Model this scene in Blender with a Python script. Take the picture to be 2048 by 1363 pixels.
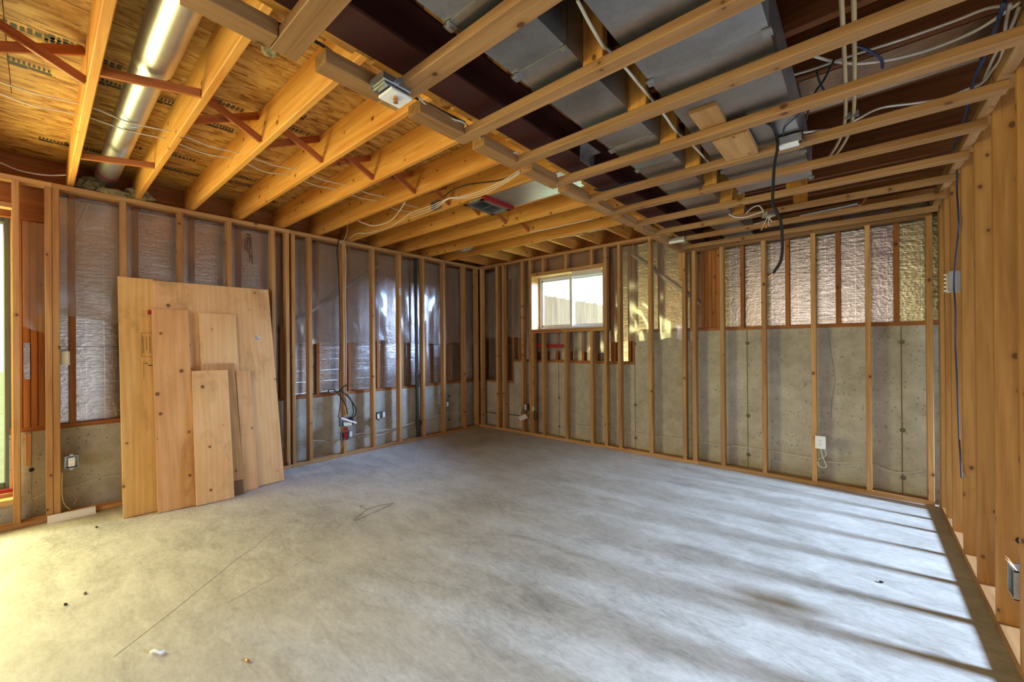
import bpy, bmesh, math, random
from mathutils import Vector, Matrix, noise

# ------------------------------------------------------------------ reset
for o in list(bpy.data.objects):
    bpy.data.objects.remove(o, do_unlink=True)
SC = bpy.context.scene
COL = SC.collection
random.seed(7)

# ------------------------------------------------------------------ camera (metres; the photograph taken as 2048 x 1363)
FPX, CX, CY = 814.88, 1024.0, 688.18
YAW, PITCH, ROLL = math.radians(40.588), math.radians(0.088), math.radians(-0.430)
CAM = Vector((0, 0, 1.36))
fw = Vector((-math.sin(YAW) * math.cos(PITCH), math.cos(YAW) * math.cos(PITCH), math.sin(PITCH)))
rt0 = Vector((math.cos(YAW), math.sin(YAW), 0))
up0 = rt0.cross(fw)
RT = math.cos(ROLL) * rt0 + math.sin(ROLL) * up0
UP = -math.sin(ROLL) * rt0 + math.cos(ROLL) * up0
cam_d = bpy.data.cameras.new('camera')
cam_d.sensor_width = 36.0
cam_d.lens = FPX / 2048 * 36.0
cam_d.shift_y = (CY - 681.5) / 2048
cam_d.clip_start = 0.05
cam = bpy.data.objects.new('camera', cam_d)
COL.objects.link(cam)
M3 = Matrix((RT, UP, -fw)).transposed()
cam.matrix_world = Matrix.Translation(CAM) @ M3.to_4x4()
SC.camera = cam


def ray(px, py):
    return RT * ((px - CX) / FPX) + UP * (-(py - CY) / FPX) + fw


def onx(px, py, X):
    d = ray(px, py)
    return CAM + d * ((X - CAM.x) / d.x)


def ony(px, py, Y):
    d = ray(px, py)
    return CAM + d * ((Y - CAM.y) / d.y)


def onz(px, py, Zv):
    d = ray(px, py)
    return CAM + d * ((Zv - CAM.z) / d.z)


# ------------------------------------------------------------------ world, daylight at the windows, exposure
W = bpy.data.worlds.new('world')
SC.world = W
W.use_nodes = True
bg = W.node_tree.nodes['Background']
bg.inputs[0].default_value = (0.90, 0.95, 1.0, 1)
bg.inputs[1].default_value = 1.9


def area(name, loc, target, sx, sy, power, color):
    d = bpy.data.lights.new(name, 'AREA')
    d.shape = 'RECTANGLE'
    d.size, d.size_y = sx, sy
    d.energy = power
    d.color = color
    o = bpy.data.objects.new(name, d)
    COL.objects.link(o)
    o.location = loc
    o.rotation_euler = (Vector(target) - Vector(loc)).to_track_quat('-Z', 'Y').to_euler()
    return o


# daylight entering by the big window in the left wall, the small window in the back wall,
# the window of the room beyond the partition plus fill light from a window added behind the camera
area('daylight_window_2', (-5.135, -1.22, 1.33), (-3.0, -1.0, 1.0), 2.0, 1.95, 240, (1.0, 0.94, 0.38))
area('daylight_window_1', (-1.5, 7.0, 3.1), (-4.0, 3.2, 0.6), 2.6, 1.8, 2300, (0.36, 0.58, 1.0))
area('daylight_door_1', (9.0, 4.3, 3.7), (0.0, 3.0, 0.0), 1.3, 1.0, 6400, (0.53, 0.71, 1.0))
area('fill_window_4', (-0.9, -3.66, 1.35), (-3.6, 1.2, 0.3), 2.4, 1.5, 80, (1.0, 0.93, 0.80))

vs = SC.view_settings
vs.view_transform = 'Standard'
vs.look = 'None'
vs.exposure = -0.14
vs.gamma = 1.0
vs.use_curve_mapping = False
SC.cycles.use_denoising = True
SC.cycles.max_bounces = 7
SC.cycles.transparent_max_bounces = 12
SC.cycles.sample_clamp_indirect = 6.0
SC.cycles.caustics_reflective = False
SC.cycles.caustics_refractive = False


# ------------------------------------------------------------------ materials
def lin(r, g, b):
    f = lambda c: (c / 255 / 12.92) if c / 255 <= 0.04045 else ((c / 255 + 0.055) / 1.055) ** 2.4
    return (f(r), f(g), f(b), 1)


class NT:
    def __init__(self, name):
        self.m = bpy.data.materials.new(name)
        self.m.use_nodes = True
        self.t = self.m.node_tree
        self.n = self.t.nodes
        self.b = self.n['Principled BSDF']
        self.out = self.n['Material Output']

    def add(self, typ, **kw):
        nd = self.n.new(typ)
        for k, v in kw.items():
            if k in nd.inputs:
                nd.inputs[k].default_value = v
            else:
                setattr(nd, k, v)
        return nd

    def ln(self, a, b):
        self.t.links.new(a, b)

    def coords(self, scale=(1, 1, 1), rnd=True, gen='Object'):
        tc = self.add('ShaderNodeTexCoord')
        src = tc.outputs[gen]
        mp = self.add('ShaderNodeMapping')
        mp.inputs['Scale'].default_value = scale
        self.ln(src, mp.inputs['Vector'])
        if rnd:
            oi = self.add('ShaderNodeObjectInfo')
            ml = self.add('ShaderNodeMath', operation='MULTIPLY')
            ml.inputs[1].default_value = 37.0
            self.ln(oi.outputs['Random'], ml.inputs[0])
            cb = self.add('ShaderNodeCombineXYZ')
            for i in range(3):
                self.ln(ml.outputs[0], cb.inputs[i])
            self.ln(cb.outputs[0], mp.inputs['Location'])
        return mp.outputs[0]

    def noise(self, vec, scale, detail=3, rough=0.55, dist=0.0):
        nd = self.add('ShaderNodeTexNoise')
        nd.inputs['Scale'].default_value = scale
        nd.inputs['Detail'].default_value = detail
        nd.inputs['Roughness'].default_value = rough
        nd.inputs['Distortion'].default_value = dist
        self.ln(vec, nd.inputs['Vector'])
        return nd.outputs['Fac']

    def ramp(self, fac, stops, interp='LINEAR'):
        r = self.add('ShaderNodeValToRGB')
        r.color_ramp.interpolation = interp
        el = r.color_ramp.elements
        while len(el) < len(stops):
            el.new(0.5)
        for e, (p, c) in zip(el, stops):
            e.position = p
            e.color = c if len(c) == 4 else (*c, 1)
        self.ln(fac, r.inputs[0])
        return r.outputs[0]

    def math(self, op, a, b=None, clamp=False):
        nd = self.add('ShaderNodeMath', operation=op)
        nd.use_clamp = clamp
        for i, v in enumerate((a, b)):
            if v is None:
                continue
            if isinstance(v, (int, float)):
                nd.inputs[i].default_value = v
            else:
                self.ln(v, nd.inputs[i])
        return nd.outputs[0]

    def mix(self, fac, a, b, blend='MIX'):
        nd = self.add('ShaderNodeMix', data_type='RGBA', blend_type=blend)
        for i, v in ((0, fac), (6, a), (7, b)):
            if isinstance(v, (int, float)):
                nd.inputs[i].default_value = v
            elif isinstance(v, tuple):
                nd.inputs[i].default_value = v
            else:
                self.ln(v, nd.inputs[i])
        return nd.outputs[2]

    def bump(self, h, strength=0.2, dist=0.01):
        nd = self.add('ShaderNodeBump')
        nd.inputs['Strength'].default_value = strength
        nd.inputs['Distance'].default_value = dist
        self.ln(h, nd.inputs['Height'])
        self.ln(nd.outputs[0], self.b.inputs['Normal'])

    def done(self, color=None, rough=0.6, metal=0.0, spec=None):
        if color is not None:
            if isinstance(color, tuple):
                self.b.inputs['Base Color'].default_value = color
            else:
                self.ln(color, self.b.inputs['Base Color'])
        if isinstance(rough, (int, float)):
            self.b.inputs['Roughness'].default_value = rough
        else:
            self.ln(rough, self.b.inputs['Roughness'])
        self.b.inputs['Metallic'].default_value = metal
        if spec is not None:
            self.b.inputs['Specular IOR Level'].default_value = spec
        return self.m


def wood(name, light, dark, knot=(0.10, 0.035, 0.012, 1), vary=0.25, knots=0.60, rough=0.62):
    """sawn lumber: local X runs along the grain"""
    t = NT(name)
    v = t.coords((1.1, 22, 22))
    g = t.noise(v, 1.6, 4, 0.6, 0.6)
    v2 = t.coords((0.55, 5, 5))
    g2 = t.noise(v2, 1.3, 2, 0.5, 0.4)
    f = t.math('ADD', t.math('MULTIPLY', g, 0.55), t.math('MULTIPLY', g2, 0.45))
    c = t.ramp(f, [(0.36, dark), (0.64, light)])
    oi = t.add('ShaderNodeObjectInfo')
    hs = t.add('ShaderNodeHueSaturation')
    t.ln(c, hs.inputs['Color'])
    val = t.math('ADD', t.math('MULTIPLY', oi.outputs['Random'], vary), 1.0 - vary / 2)
    t.ln(val, hs.inputs['Value'])
    c = hs.outputs[0]
    vk0 = t.coords((5.0, 6.5, 6.5))
    sx = t.add('ShaderNodeSeparateXYZ')
    t.ln(vk0, sx.inputs[0])
    cb2 = t.add('ShaderNodeCombineXYZ')
    t.ln(sx.outputs[0], cb2.inputs[0])
    t.ln(t.math('ADD', sx.outputs[1], sx.outputs[2]), cb2.inputs[1])
    vk = cb2.outputs[0]
    vo = t.add('ShaderNodeTexVoronoi', feature='F1', voronoi_dimensions='2D')
    vo.inputs['Scale'].default_value = 1.0
    t.ln(vk, vo.inputs['Vector'])
    sepc = t.add('ShaderNodeSeparateColor')
    t.ln(vo.outputs['Color'], sepc.inputs[0])
    k2 = t.math('GREATER_THAN', sepc.outputs[0], knots)
    rad = t.math('ADD', t.math('MULTIPLY', sepc.outputs[1], 0.05), 0.015)
    dk = t.math('SUBTRACT', vo.outputs['Distance'], rad)
    k = t.math('MULTIPLY', t.ramp(dk, [(0.0, (0.9, 0.9, 0.9)), (0.03, (0, 0, 0))]), k2)
    ring = t.math('MULTIPLY', t.ramp(dk, [(0.0, (0.6, 0.6, 0.6)), (0.14, (0, 0, 0))]), k2)
    c = t.mix(ring, c, dark)
    c = t.mix(k, c, knot)
    t.bump(g, 0.12, 0.004)
    return t.done(c, rough, spec=0.3)


def plain(name, color, rough=0.5, metal=0.0, var=0.0):
    t = NT(name)
    if var:
        n = t.noise(t.coords((1, 1, 1)), 9, 3)
        c = t.ramp(n, [(0.3, tuple(x * (1 - var) for x in color[:3])), (0.7, tuple(min(1, x * (1 + var)) for x in color[:3]))])
        return t.done(c, rough, metal)
    return t.done(color, rough, metal)


M = {}
M['stud'] = wood('stud_lumber', lin(206, 160, 104), lin(166, 116, 66))
M['joist'] = wood('joist_lumber', lin(232, 170, 84), lin(198, 126, 48), vary=0.18)
M['old'] = wood('outer_stud_lumber', lin(182, 118, 62), lin(138, 80, 36), vary=0.2)
M['furring'] = wood('furring_lumber', lin(178, 134, 86), lin(136, 94, 54), vary=0.2)
M['shade_joist'] = wood('shaded_joist_lumber', lin(138, 84, 46), lin(98, 54, 28), vary=0.2)  # joists right of the beam: ceiling shade put into the wood colour
M['part'] = wood('partition_lumber', lin(182, 132, 72), lin(146, 98, 48), vary=0.14, knots=0.5)
M['dim'] = wood('bridging_lumber', lin(196, 118, 60), lin(150, 78, 34), vary=0.2, knots=0.9)


def ply(name, light, dark):
    t = NT(name)
    v = t.coords((0.8, 5.5, 5.5))
    w = t.add('ShaderNodeTexWave', wave_type='BANDS', bands_direction='Y')
    w.inputs['Scale'].default_value = 1.1
    w.inputs['Distortion'].default_value = 14.0
    w.inputs['Detail'].default_value = 2.0
    w.inputs['Detail Scale'].default_value = 0.7
    t.ln(v, w.inputs['Vector'])
    fine = t.noise(t.coords((1.2, 40, 40)), 1.5, 3)
    big = t.noise(t.coords((1, 2.2, 2.2)), 1.4, 3, 0.6)
    f = t.math('ADD', t.math('MULTIPLY', w.outputs['Fac'], 0.09), t.math('ADD', t.math('MULTIPLY', fine, 0.30), t.math('MULTIPLY', big, 0.6)))
    c = t.ramp(f, [(0.30, dark), (0.66, light)])
    stain = t.noise(t.coords((0.9, 1.6, 1.6)), 2.4, 4, 0.65, 0.5)
    c = t.mix(t.ramp(stain, [(0.55, (0, 0, 0)), (0.72, (0.6, 0.6, 0.6))]), c, tuple(x * 0.62 for x in dark[:3]) + (1,))
    vk = t.coords((5.5, 6.0, 6.0))
    vo = t.add('ShaderNodeTexVoronoi', feature='F1', voronoi_dimensions='2D')
    vo.inputs['Scale'].default_value = 1.0
    t.ln(vk, vo.inputs['Vector'])
    sepc = t.add('ShaderNodeSeparateColor')
    t.ln(vo.outputs['Color'], sepc.inputs[0])
    k2 = t.math('GREATER_THAN', sepc.outputs[0], 0.80)
    dk_ = t.math('SUBTRACT', vo.outputs['Distance'], t.math('ADD', t.math('MULTIPLY', t.math('POWER', sepc.outputs[1], 2.0), 0.07), 0.010))
    k = t.math('MULTIPLY', t.ramp(dk_, [(0.0, (0.85, 0.85, 0.85)), (0.03, (0, 0, 0))]), k2)
    ring = t.math('MULTIPLY', t.ramp(dk_, [(0.0, (0.5, 0.5, 0.5)), (0.12, (0, 0, 0))]), k2)
    c = t.mix(ring, c, dark)
    c = t.mix(k, c, (0.14, 0.06, 0.02, 1))
    t.bump(fine, 0.06, 0.003)
    return t.done(c, 0.55, spec=0.3)


M['ply_a'] = ply('plywood_golden', lin(244, 202, 130), lin(210, 158, 84))
M['ply_b'] = ply('plywood_pale', lin(246, 204, 146), lin(222, 170, 110))
M['ply_c'] = ply('plywood_tan', lin(240, 192, 132), lin(208, 152, 96))
M['ply_e'] = ply('plywood_light', lin(250, 210, 152), lin(232, 182, 120))
M['ply_d'] = ply('plywood_weathered', lin(222, 174, 116), lin(168, 122, 72))


def osb(nm='oriented_strand_board', k=1.0):
    t = NT(nm)
    v = t.coords((1, 1, 1), rnd=False)
    base = None
    for i, rot in enumerate((0.0, 0.5, -0.6)):
        mp = t.add('ShaderNodeMapping')
        mp.inputs['Rotation'].default_value = (0, 0, rot)
        mp.inputs['Scale'].default_value = (40, 11, 1)
        mp.inputs['Location'].default_value = (i * 3.3, i * 5.1, 0)
        t.ln(v, mp.inputs['Vector'])
        vo = t.add('ShaderNodeTexVoronoi', feature='F1')
        vo.inputs['Scale'].default_value = 1.0
        t.ln(mp.outputs[0], vo.inputs['Vector'])
        s = t.add('ShaderNodeSeparateColor')
        t.ln(vo.outputs['Color'], s.inputs[0])
        q = t.math('MULTIPLY', s.outputs[i], 0.34)
        base = q if base is None else t.math('ADD', base, q)
    n = t.noise(v, 60, 3)
    f = t.math('ADD', t.math('MULTIPLY', base, 0.8), t.math('MULTIPLY', n, 0.2))
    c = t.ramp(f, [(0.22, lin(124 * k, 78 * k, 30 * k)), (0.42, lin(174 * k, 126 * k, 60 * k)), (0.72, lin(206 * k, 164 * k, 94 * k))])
    dk = t.noise(v, 26, 2, 0.4)
    c = t.mix(t.ramp(dk, [(0.66, (0, 0, 0)), (0.74, (0.6, 0.6, 0.6))]), c, lin(96, 48, 14))
    t.bump(f, 0.15, 0.004)
    return t.done(c, 0.6, spec=0.3)


M['osb'] = osb()
M['osb_dark'] = osb('shaded_strand_board', 0.6)  # subfloor right of the beam, board colour darkened to imitate shade


def concrete(name, c0, c1, pits=True, scale=1.0, rough=0.75):
    t = NT(name)
    v = t.coords((1, 1, 1), rnd=False)
    geo = t.add('ShaderNodeNewGeometry')
    v = geo.outputs['Position']
    big = t.noise(v, 1.3 * scale, 5, 0.6, 0.3)
    med = t.noise(v, 9 * scale, 4, 0.6)
    f = t.math('ADD', t.math('MULTIPLY', big, 0.6), t.math('MULTIPLY', med, 0.4))
    c = t.ramp(f, [(0.33, c0), (0.66, c1)])
    if pits:
        vo = t.add('ShaderNodeTexVoronoi', feature='F1')
        vo.inputs['Scale'].default_value = 24
        t.ln(v, vo.inputs['Vector'])
        s = t.add('ShaderNodeSeparateColor')
        t.ln(vo.outputs['Color'], s.inputs[0])
        thr = t.math('MULTIPLY', s.outputs[0], 0.26)
        p = t.math('LESS_THAN', vo.outputs['Distance'], t.math('SUBTRACT', thr, 0.07))
        sp = t.noise(v, 46, 2)
        p2 = t.math('GREATER_THAN', sp, 0.66)
        mask = t.math('MAXIMUM', t.math('MULTIPLY', p, 0.55), t.math('MULTIPLY', p2, 0.45))
        c = t.mix(mask, c, tuple(x * 0.35 for x in c0[:3]) + (1,))
        t.bump(t.math('SUBTRACT', med, t.math('MULTIPLY', mask, 0.5)), 0.35, 0.006)
    else:
        fine = t.noise(v, 55, 3)
        t.bump(t.math('ADD', med, t.math('MULTIPLY', fine, 0.3)), 0.05, 0.004)
    return t.done(c, rough, spec=0.35)


M['conc'] = concrete('foundation_concrete', lin(158, 150, 132), lin(206, 200, 184))


def floor_mat():
    t = NT('floor_concrete')
    geo = t.add('ShaderNodeNewGeometry')
    v = geo.outputs['Position']
    mp = t.add('ShaderNodeMapping')
    mp.inputs['Scale'].default_value = (1.0, 2.4, 1.0)
    mp.inputs['Rotation'].default_value = (0, 0, 0.3)
    t.ln(v, mp.inputs['Vector'])
    big = t.noise(v, 0.8, 5, 0.62, 0.4)
    st = t.noise(mp.outputs[0], 3.4, 5, 0.68, 0.8)
    fine = t.noise(mp.outputs[0], 22, 4, 0.7, 0.5)
    f = t.math('ADD', t.math('MULTIPLY', big, 0.36), t.math('ADD', t.math('MULTIPLY', st, 0.36), t.math('MULTIPLY', fine, 0.28)))
    c = t.ramp(f, [(0.36, lin(146, 142, 134)), (0.50, lin(186, 183, 176)), (0.64, lin(212, 210, 204))])
    smudge = t.noise(v, 1.9, 6, 0.72, 1.2)
    c = t.mix(t.ramp(smudge, [(0.60, (0, 0, 0)), (0.78, (0.32, 0.32, 0.32))]), c, lin(124, 118, 108))
    t.bump(t.math('ADD', st, t.math('MULTIPLY', fine, 0.6)), 0.06, 0.004)
    r = t.ramp(st, [(0.3, (0.42, 0.42, 0.42)), (0.7, (0.6, 0.6, 0.6))])
    return t.done(c, r, spec=0.4)


M['floor'] = floor_mat()


def foil(name, tint):
    """foil facing with a printed scrim grid and crinkles; local Y along the wall, Z up"""
    t = NT(name)
    v = t.coords((1, 1, 1), rnd=False)
    geo = t.add('ShaderNodeNewGeometry')
    s = t.add('ShaderNodeSeparateXYZ')
    t.ln(geo.outputs['Position'], s.inputs[0])
    hor = t.math('ADD', s.outputs[0], s.outputs[1])
    gy = t.math('LESS_THAN', t.math('FRACT', t.math('MULTIPLY', hor, 9.0)), 0.035)
    gz = t.math('LESS_THAN', t.math('FRACT', t.math('MULTIPLY', s.outputs[2], 7.5)), 0.03)
    grid = t.math('MAXIMUM', gy, gz)
    n = t.noise(geo.outputs['Position'], 9, 5, 0.65)
    vo = t.add('ShaderNodeTexVoronoi', feature='F1')
    vo.inputs['Scale'].default_value = 38
    t.ln(geo.outputs['Position'], vo.inputs['Vector'])
    spots = t.math('GREATER_THAN', t.noise(geo.outputs['Position'], 34, 3, 0.7), 0.66)
    patch = t.math('GREATER_THAN', t.noise(geo.outputs['Position'], 3.0, 3, 0.6), 0.50)
    c = t.ramp(n, [(0.3, tuple(x * 0.75 for x in tint[:3])), (0.7, tint)])
    c = t.mix(t.math('MULTIPLY', grid, 0.5), c, (0.85, 0.80, 0.74, 1))
    c = t.mix(t.math('MULTIPLY', t.math('MULTIPLY', spots, patch), 0.6), c, (0.12, 0.10, 0.06, 1))
    mw = t.add('ShaderNodeMapping')
    mw.inputs['Scale'].default_value = (4, 4, 30)
    t.ln(geo.outputs['Position'], mw.inputs['Vector'])
    wr_ = t.noise(mw.outputs[0], 1.4, 4, 0.7, 0.8)
    h = t.math('ADD', t.math('ADD', n, wr_), t.math('MULTIPLY', vo.outputs['Distance'], 0.35))
    t.bump(t.math('ADD', h, t.math('MULTIPLY', grid, 0.5)), 0.30, 0.008)
    return t.done(c, 0.27, 0.97)


M['foil'] = foil('foil_facing', (0.56, 0.48, 0.43, 1))
M['foil_gold'] = foil('aged_foil_facing', (0.66, 0.58, 0.32, 1))


def poly_mat():
    t = NT('polyethylene_sheet')
    tr = t.add('ShaderNodeBsdfTransparent')
    tr.inputs[0].default_value = (0.97, 0.95, 0.93, 1)
    gl = t.add('ShaderNodeBsdfGlossy')
    gl.inputs['Roughness'].default_value = 0.16
    gl.inputs['Color'].default_value = (0.95, 0.93, 0.9, 1)
    df = t.add('ShaderNodeBsdfDiffuse')
    df.inputs['Color'].default_value = (0.50, 0.43, 0.37, 1)
    m1 = t.add('ShaderNodeMixShader')
    m1.inputs[0].default_value = 0.72
    t.ln(gl.outputs[0], m1.inputs[1])
    t.ln(df.outputs[0], m1.inputs[2])
    m2 = t.add('ShaderNodeMixShader')
    m2.inputs[0].default_value = 0.34
    t.ln(tr.outputs[0], m2.inputs[1])
    t.ln(m1.outputs[0], m2.inputs[2])
    t.ln(m2.outputs[0], t.out.inputs['Surface'])
    t.n.remove(t.b)
    return t.m


M['poly'] = poly_mat()


def glass_mat():
    t = NT('window_glass')
    tr = t.add('ShaderNodeBsdfTransparent')
    gl = t.add('ShaderNodeBsdfGlossy')
    gl.inputs['Roughness'].default_value = 0.02
    m = t.add('ShaderNodeMixShader')
    m.inputs[0].default_value = 0.05
    t.ln(tr.outputs[0], m.inputs[1])
    t.ln(gl.outputs[0], m.inputs[2])
    t.ln(m.outputs[0], t.out.inputs['Surface'])
    t.n.remove(t.b)
    return t.m


M['glass'] = glass_mat()


def galv():
    t = NT('galvanized_steel')
    v = t.coords((1, 1, 1))
    vo = t.add('ShaderNodeTexVoronoi', feature='F1')
    vo.inputs['Scale'].default_value = 70
    t.ln(v, vo.inputs['Vector'])
    s = t.add('ShaderNodeSeparateColor')
    t.ln(vo.outputs['Color'], s.inputs[0])
    n = t.noise(v, 3, 4)
    f = t.math('ADD', t.math('MULTIPLY', s.outputs[0], 0.10), t.math('MULTIPLY', n, 0.90))
    c = t.ramp(f, [(0.3, (0.30, 0.305, 0.31)), (0.7, (0.48, 0.485, 0.49))])
    r = t.ramp(n, [(0.3, (0.28, 0.28, 0.28)), (0.7, (0.46, 0.46, 0.46))])
    return t.done(c, r, 0.92)


M['galv'] = galv()
M['bright_metal'] = plain('bright_sheet_metal', (0.66, 0.64, 0.61, 1), 0.36, 0.95, 0.08)
M['beam'] = plain('red_oxide_primer', lin(66, 20, 9), 0.65, 0.0, 0.2)
M['abs'] = plain('black_abs', (0.012, 0.012, 0.013, 1), 0.35)
M['black'] = plain('black_rubber', (0.006, 0.006, 0.007, 1), 0.75)
M['white_wire'] = plain('white_cable_jacket', lin(216, 206, 190), 0.5)
M['blue_wire'] = plain('blue_cable_jacket', lin(28, 52, 92), 0.45)
M['pex'] = plain('beige_pex', lin(196, 170, 128), 0.45)
M['white'] = plain('white_plastic', lin(244, 243, 240), 0.4)
M['vinyl'] = plain('white_vinyl', lin(206, 208, 214), 0.35)
M['cream'] = plain('cream_plastic', lin(222, 214, 184), 0.4)
M['red'] = plain('red_tape', lin(156, 22, 24), 0.45)
M['copper'] = plain('bare_copper', (0.75, 0.36, 0.16, 1), 0.35, 0.9)
M['ink'] = plain('black_ink', (0.02, 0.018, 0.015, 1), 0.7)
M['paper'] = plain('paper', lin(226, 218, 204), 0.8)
M['dark'] = plain('dark_void', (0.02, 0.016, 0.012, 1), 0.9)
M['wool'] = concrete('mineral_wool', lin(110, 96, 60), lin(168, 150, 104), True, 6, 0.95)
M['grass'] = concrete('lawn', lin(176, 190, 104), lin(214, 222, 150), False, 2, 0.95)
M['fence'] = wood('fence_boards', lin(176, 158, 134), lin(150, 130, 106), knots=0.9)
M['green_frame'] = plain('green_grey_frame', lin(86, 98, 92), 0.45)
M['wire_brown'] = plain('rusty_wire', lin(128, 106, 74), 0.5, 0.3)
M['yellow_wood'] = M['part']

# ------------------------------------------------------------------ builders


def tag(o, label=None, cat=None, kind=None, group=None):
    if label:
        o['label'] = label
    if cat:
        o['category'] = cat
    if kind:
        o['kind'] = kind
    if group:
        o['group'] = group
    return o


def empty(name, label, cat, loc=(0, 0, 0), kind=None, group=None):
    o = bpy.data.objects.new(name, None)
    o.empty_display_size = 0.1
    o.location = loc
    COL.objects.link(o)
    return tag(o, label, cat, kind, group)


def wloc(o):
    v = Vector(o.location)
    while o.parent:
        o = o.parent
        v = v + Vector(o.location)
    return v


def link(o, parent=None):
    COL.objects.link(o)
    if parent is not None:
        base = wloc(parent)
        o.parent = parent
        o.location = Vector(o.location) - base
    return o


CACHE = {}


def lumber_mesh(L, Wd, H, mat, ch):
    key = (round(L, 3), round(Wd, 4), round(H, 4), mat, round(ch, 4))
    if key in CACHE:
        return CACHE[key]
    x, y, z = L / 2, Wd / 2, H / 2
    c = min(ch, y * 0.6, z * 0.6)
    prof = [(y - c, -z), (y, -z + c), (y, z - c), (y - c, z), (-y + c, z), (-y, z - c), (-y, -z + c), (-y + c, -z)]
    vs_ = [(-x, a, b) for a, b in prof] + [(x, a, b) for a, b in prof]
    fs = [tuple(range(7, -1, -1)), tuple(range(8, 16))]
    fs += [(i, (i + 1) % 8, 8 + (i + 1) % 8, 8 + i) for i in range(8)]
    me = bpy.data.meshes.new('lumber')
    me.from_pydata(vs_, [], fs)
    me.materials.append(M[mat])
    CACHE[key] = me
    return me


def lumber(name, parent, lo, hi, mat='stud', ch=0.003):
    """axis-aligned piece of lumber between two corners, long axis = local X"""
    lo, hi = Vector(lo), Vector(hi)
    for i in range(3):
        if lo[i] > hi[i]:
            lo[i], hi[i] = hi[i], lo[i]
    d = hi - lo
    ax = max(range(3), key=lambda i: d[i])
    if ax == 0:
        me, rot = lumber_mesh(d.x, d.y, d.z, mat, ch), (0, 0, 0)
    elif ax == 1:
        me, rot = lumber_mesh(d.y, d.x, d.z, mat, ch), (0, 0, math.pi / 2)
    else:
        me, rot = lumber_mesh(d.z, d.y, d.x, mat, ch), (0, -math.pi / 2, 0)
    o = bpy.data.objects.new(name, me)
    o.location = (lo + hi) / 2
    o.rotation_euler = rot
    return link(o, parent)


def bar(name, parent, p, q, w, h, mat='dim', upv=(0, 0, 1), ch=0.002):
    """lumber between two points; w across, h along upv"""
    p, q = Vector(p), Vector(q)
    X = (q - p).normalized()
    Zv = Vector(upv)
    Zv = (Zv - X * Zv.dot(X)).normalized()
    Y = Zv.cross(X)
    o = bpy.data.objects.new(name, lumber_mesh((q - p).length, w, h, mat, ch))
    o.location = (p + q) / 2
    o.rotation_euler = Matrix((X, Y, Zv)).transposed().to_euler()
    return link(o, parent)


def mesh_obj(name, parent, verts, faces, mat, loc=None, smooth=False):
    verts = [Vector(v) for v in verts]
    if loc is None:
        lo = Vector([min(v[i] for v in verts) for i in range(3)])
        hi = Vector([max(v[i] for v in verts) for i in range(3)])
        loc = Vector(((lo.x + hi.x) / 2, (lo.y + hi.y) / 2, lo.z))
    loc = Vector(loc)
    me = bpy.data.meshes.new(name)
    me.from_pydata([v - loc for v in verts], [], faces)
    me.materials.append(M[mat] if isinstance(mat, str) else mat)
    if smooth:
        for p in me.polygons:
            p.use_smooth = True
    me.update()
    o = bpy.data.objects.new(name, me)
    o.location = loc
    return link(o, parent)


def boxes(name, parent, lst, mat, loc=None):
    vs_, fs = [], []
    for lo, hi in lst:
        n = len(vs_)
        x0, y0, z0 = [min(a, b) for a, b in zip(lo, hi)]
        x1, y1, z1 = [max(a, b) for a, b in zip(lo, hi)]
        vs_ += [(x0, y0, z0), (x1, y0, z0), (x1, y1, z0), (x0, y1, z0), (x0, y0, z1), (x1, y0, z1), (x1, y1, z1), (x0, y1, z1)]
        fs += [tuple(n + i for i in f) for f in ((0, 3, 2, 1), (4, 5, 6, 7), (0, 1, 5, 4), (1, 2, 6, 5), (2, 3, 7, 6), (3, 0, 4, 7))]
    return mesh_obj(name, parent, vs_, fs, mat, loc)


def box(name, parent, lo, hi, mat, loc=None):
    return boxes(name, parent, [(lo, hi)], mat, loc)


def catmull(pts, n=6):
    out = []
    for i in range(len(pts) - 1):
        p0, p1, p2, p3 = pts[max(i - 1, 0)], pts[i], pts[i + 1], pts[min(i + 2, len(pts) - 1)]
        for k in range(n):
            t = k / n
            out.append(0.5 * ((2 * p1) + (p2 - p0) * t + (2 * p0 - 5 * p1 + 4 * p2 - p3) * t * t + (3 * p1 - p0 - 3 * p2 + p3) * t ** 3))
    out.append(pts[-1].copy())
    return out


def tube(name, parent, pts, r, mat, smooth=True, seg=7):
    """round wire swept along points, one mesh"""
    pts = [Vector(p) for p in pts]
    if smooth and len(pts) > 2:
        pts = catmull(pts)
    vs_, fs = [], []
    u = None
    for i, p in enumerate(pts):
        d = pts[min(i + 1, len(pts) - 1)] - pts[max(i - 1, 0)]
        d = d.normalized() if d.length > 1e-7 else Vector((0, 0, 1))
        u = d.orthogonal().normalized() if u is None else (u - d * u.dot(d))
        u = u.normalized() if u.length > 1e-5 else d.orthogonal().normalized()
        w = d.cross(u)
        for k in range(seg):
            a = 2 * math.pi * k / seg
            vs_.append(p + (u * math.cos(a) + w * math.sin(a)) * r)
    n = len(pts)
    for i in range(n - 1):
        for k in range(seg):
            fs.append((i * seg + k, i * seg + (k + 1) % seg, (i + 1) * seg + (k + 1) % seg, (i + 1) * seg + k))
    fs += [tuple(range(seg - 1, -1, -1)), tuple(range((n - 1) * seg, n * seg))]
    return mesh_obj(name, parent, vs_, fs, mat, loc=pts[0], smooth=True)


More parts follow.
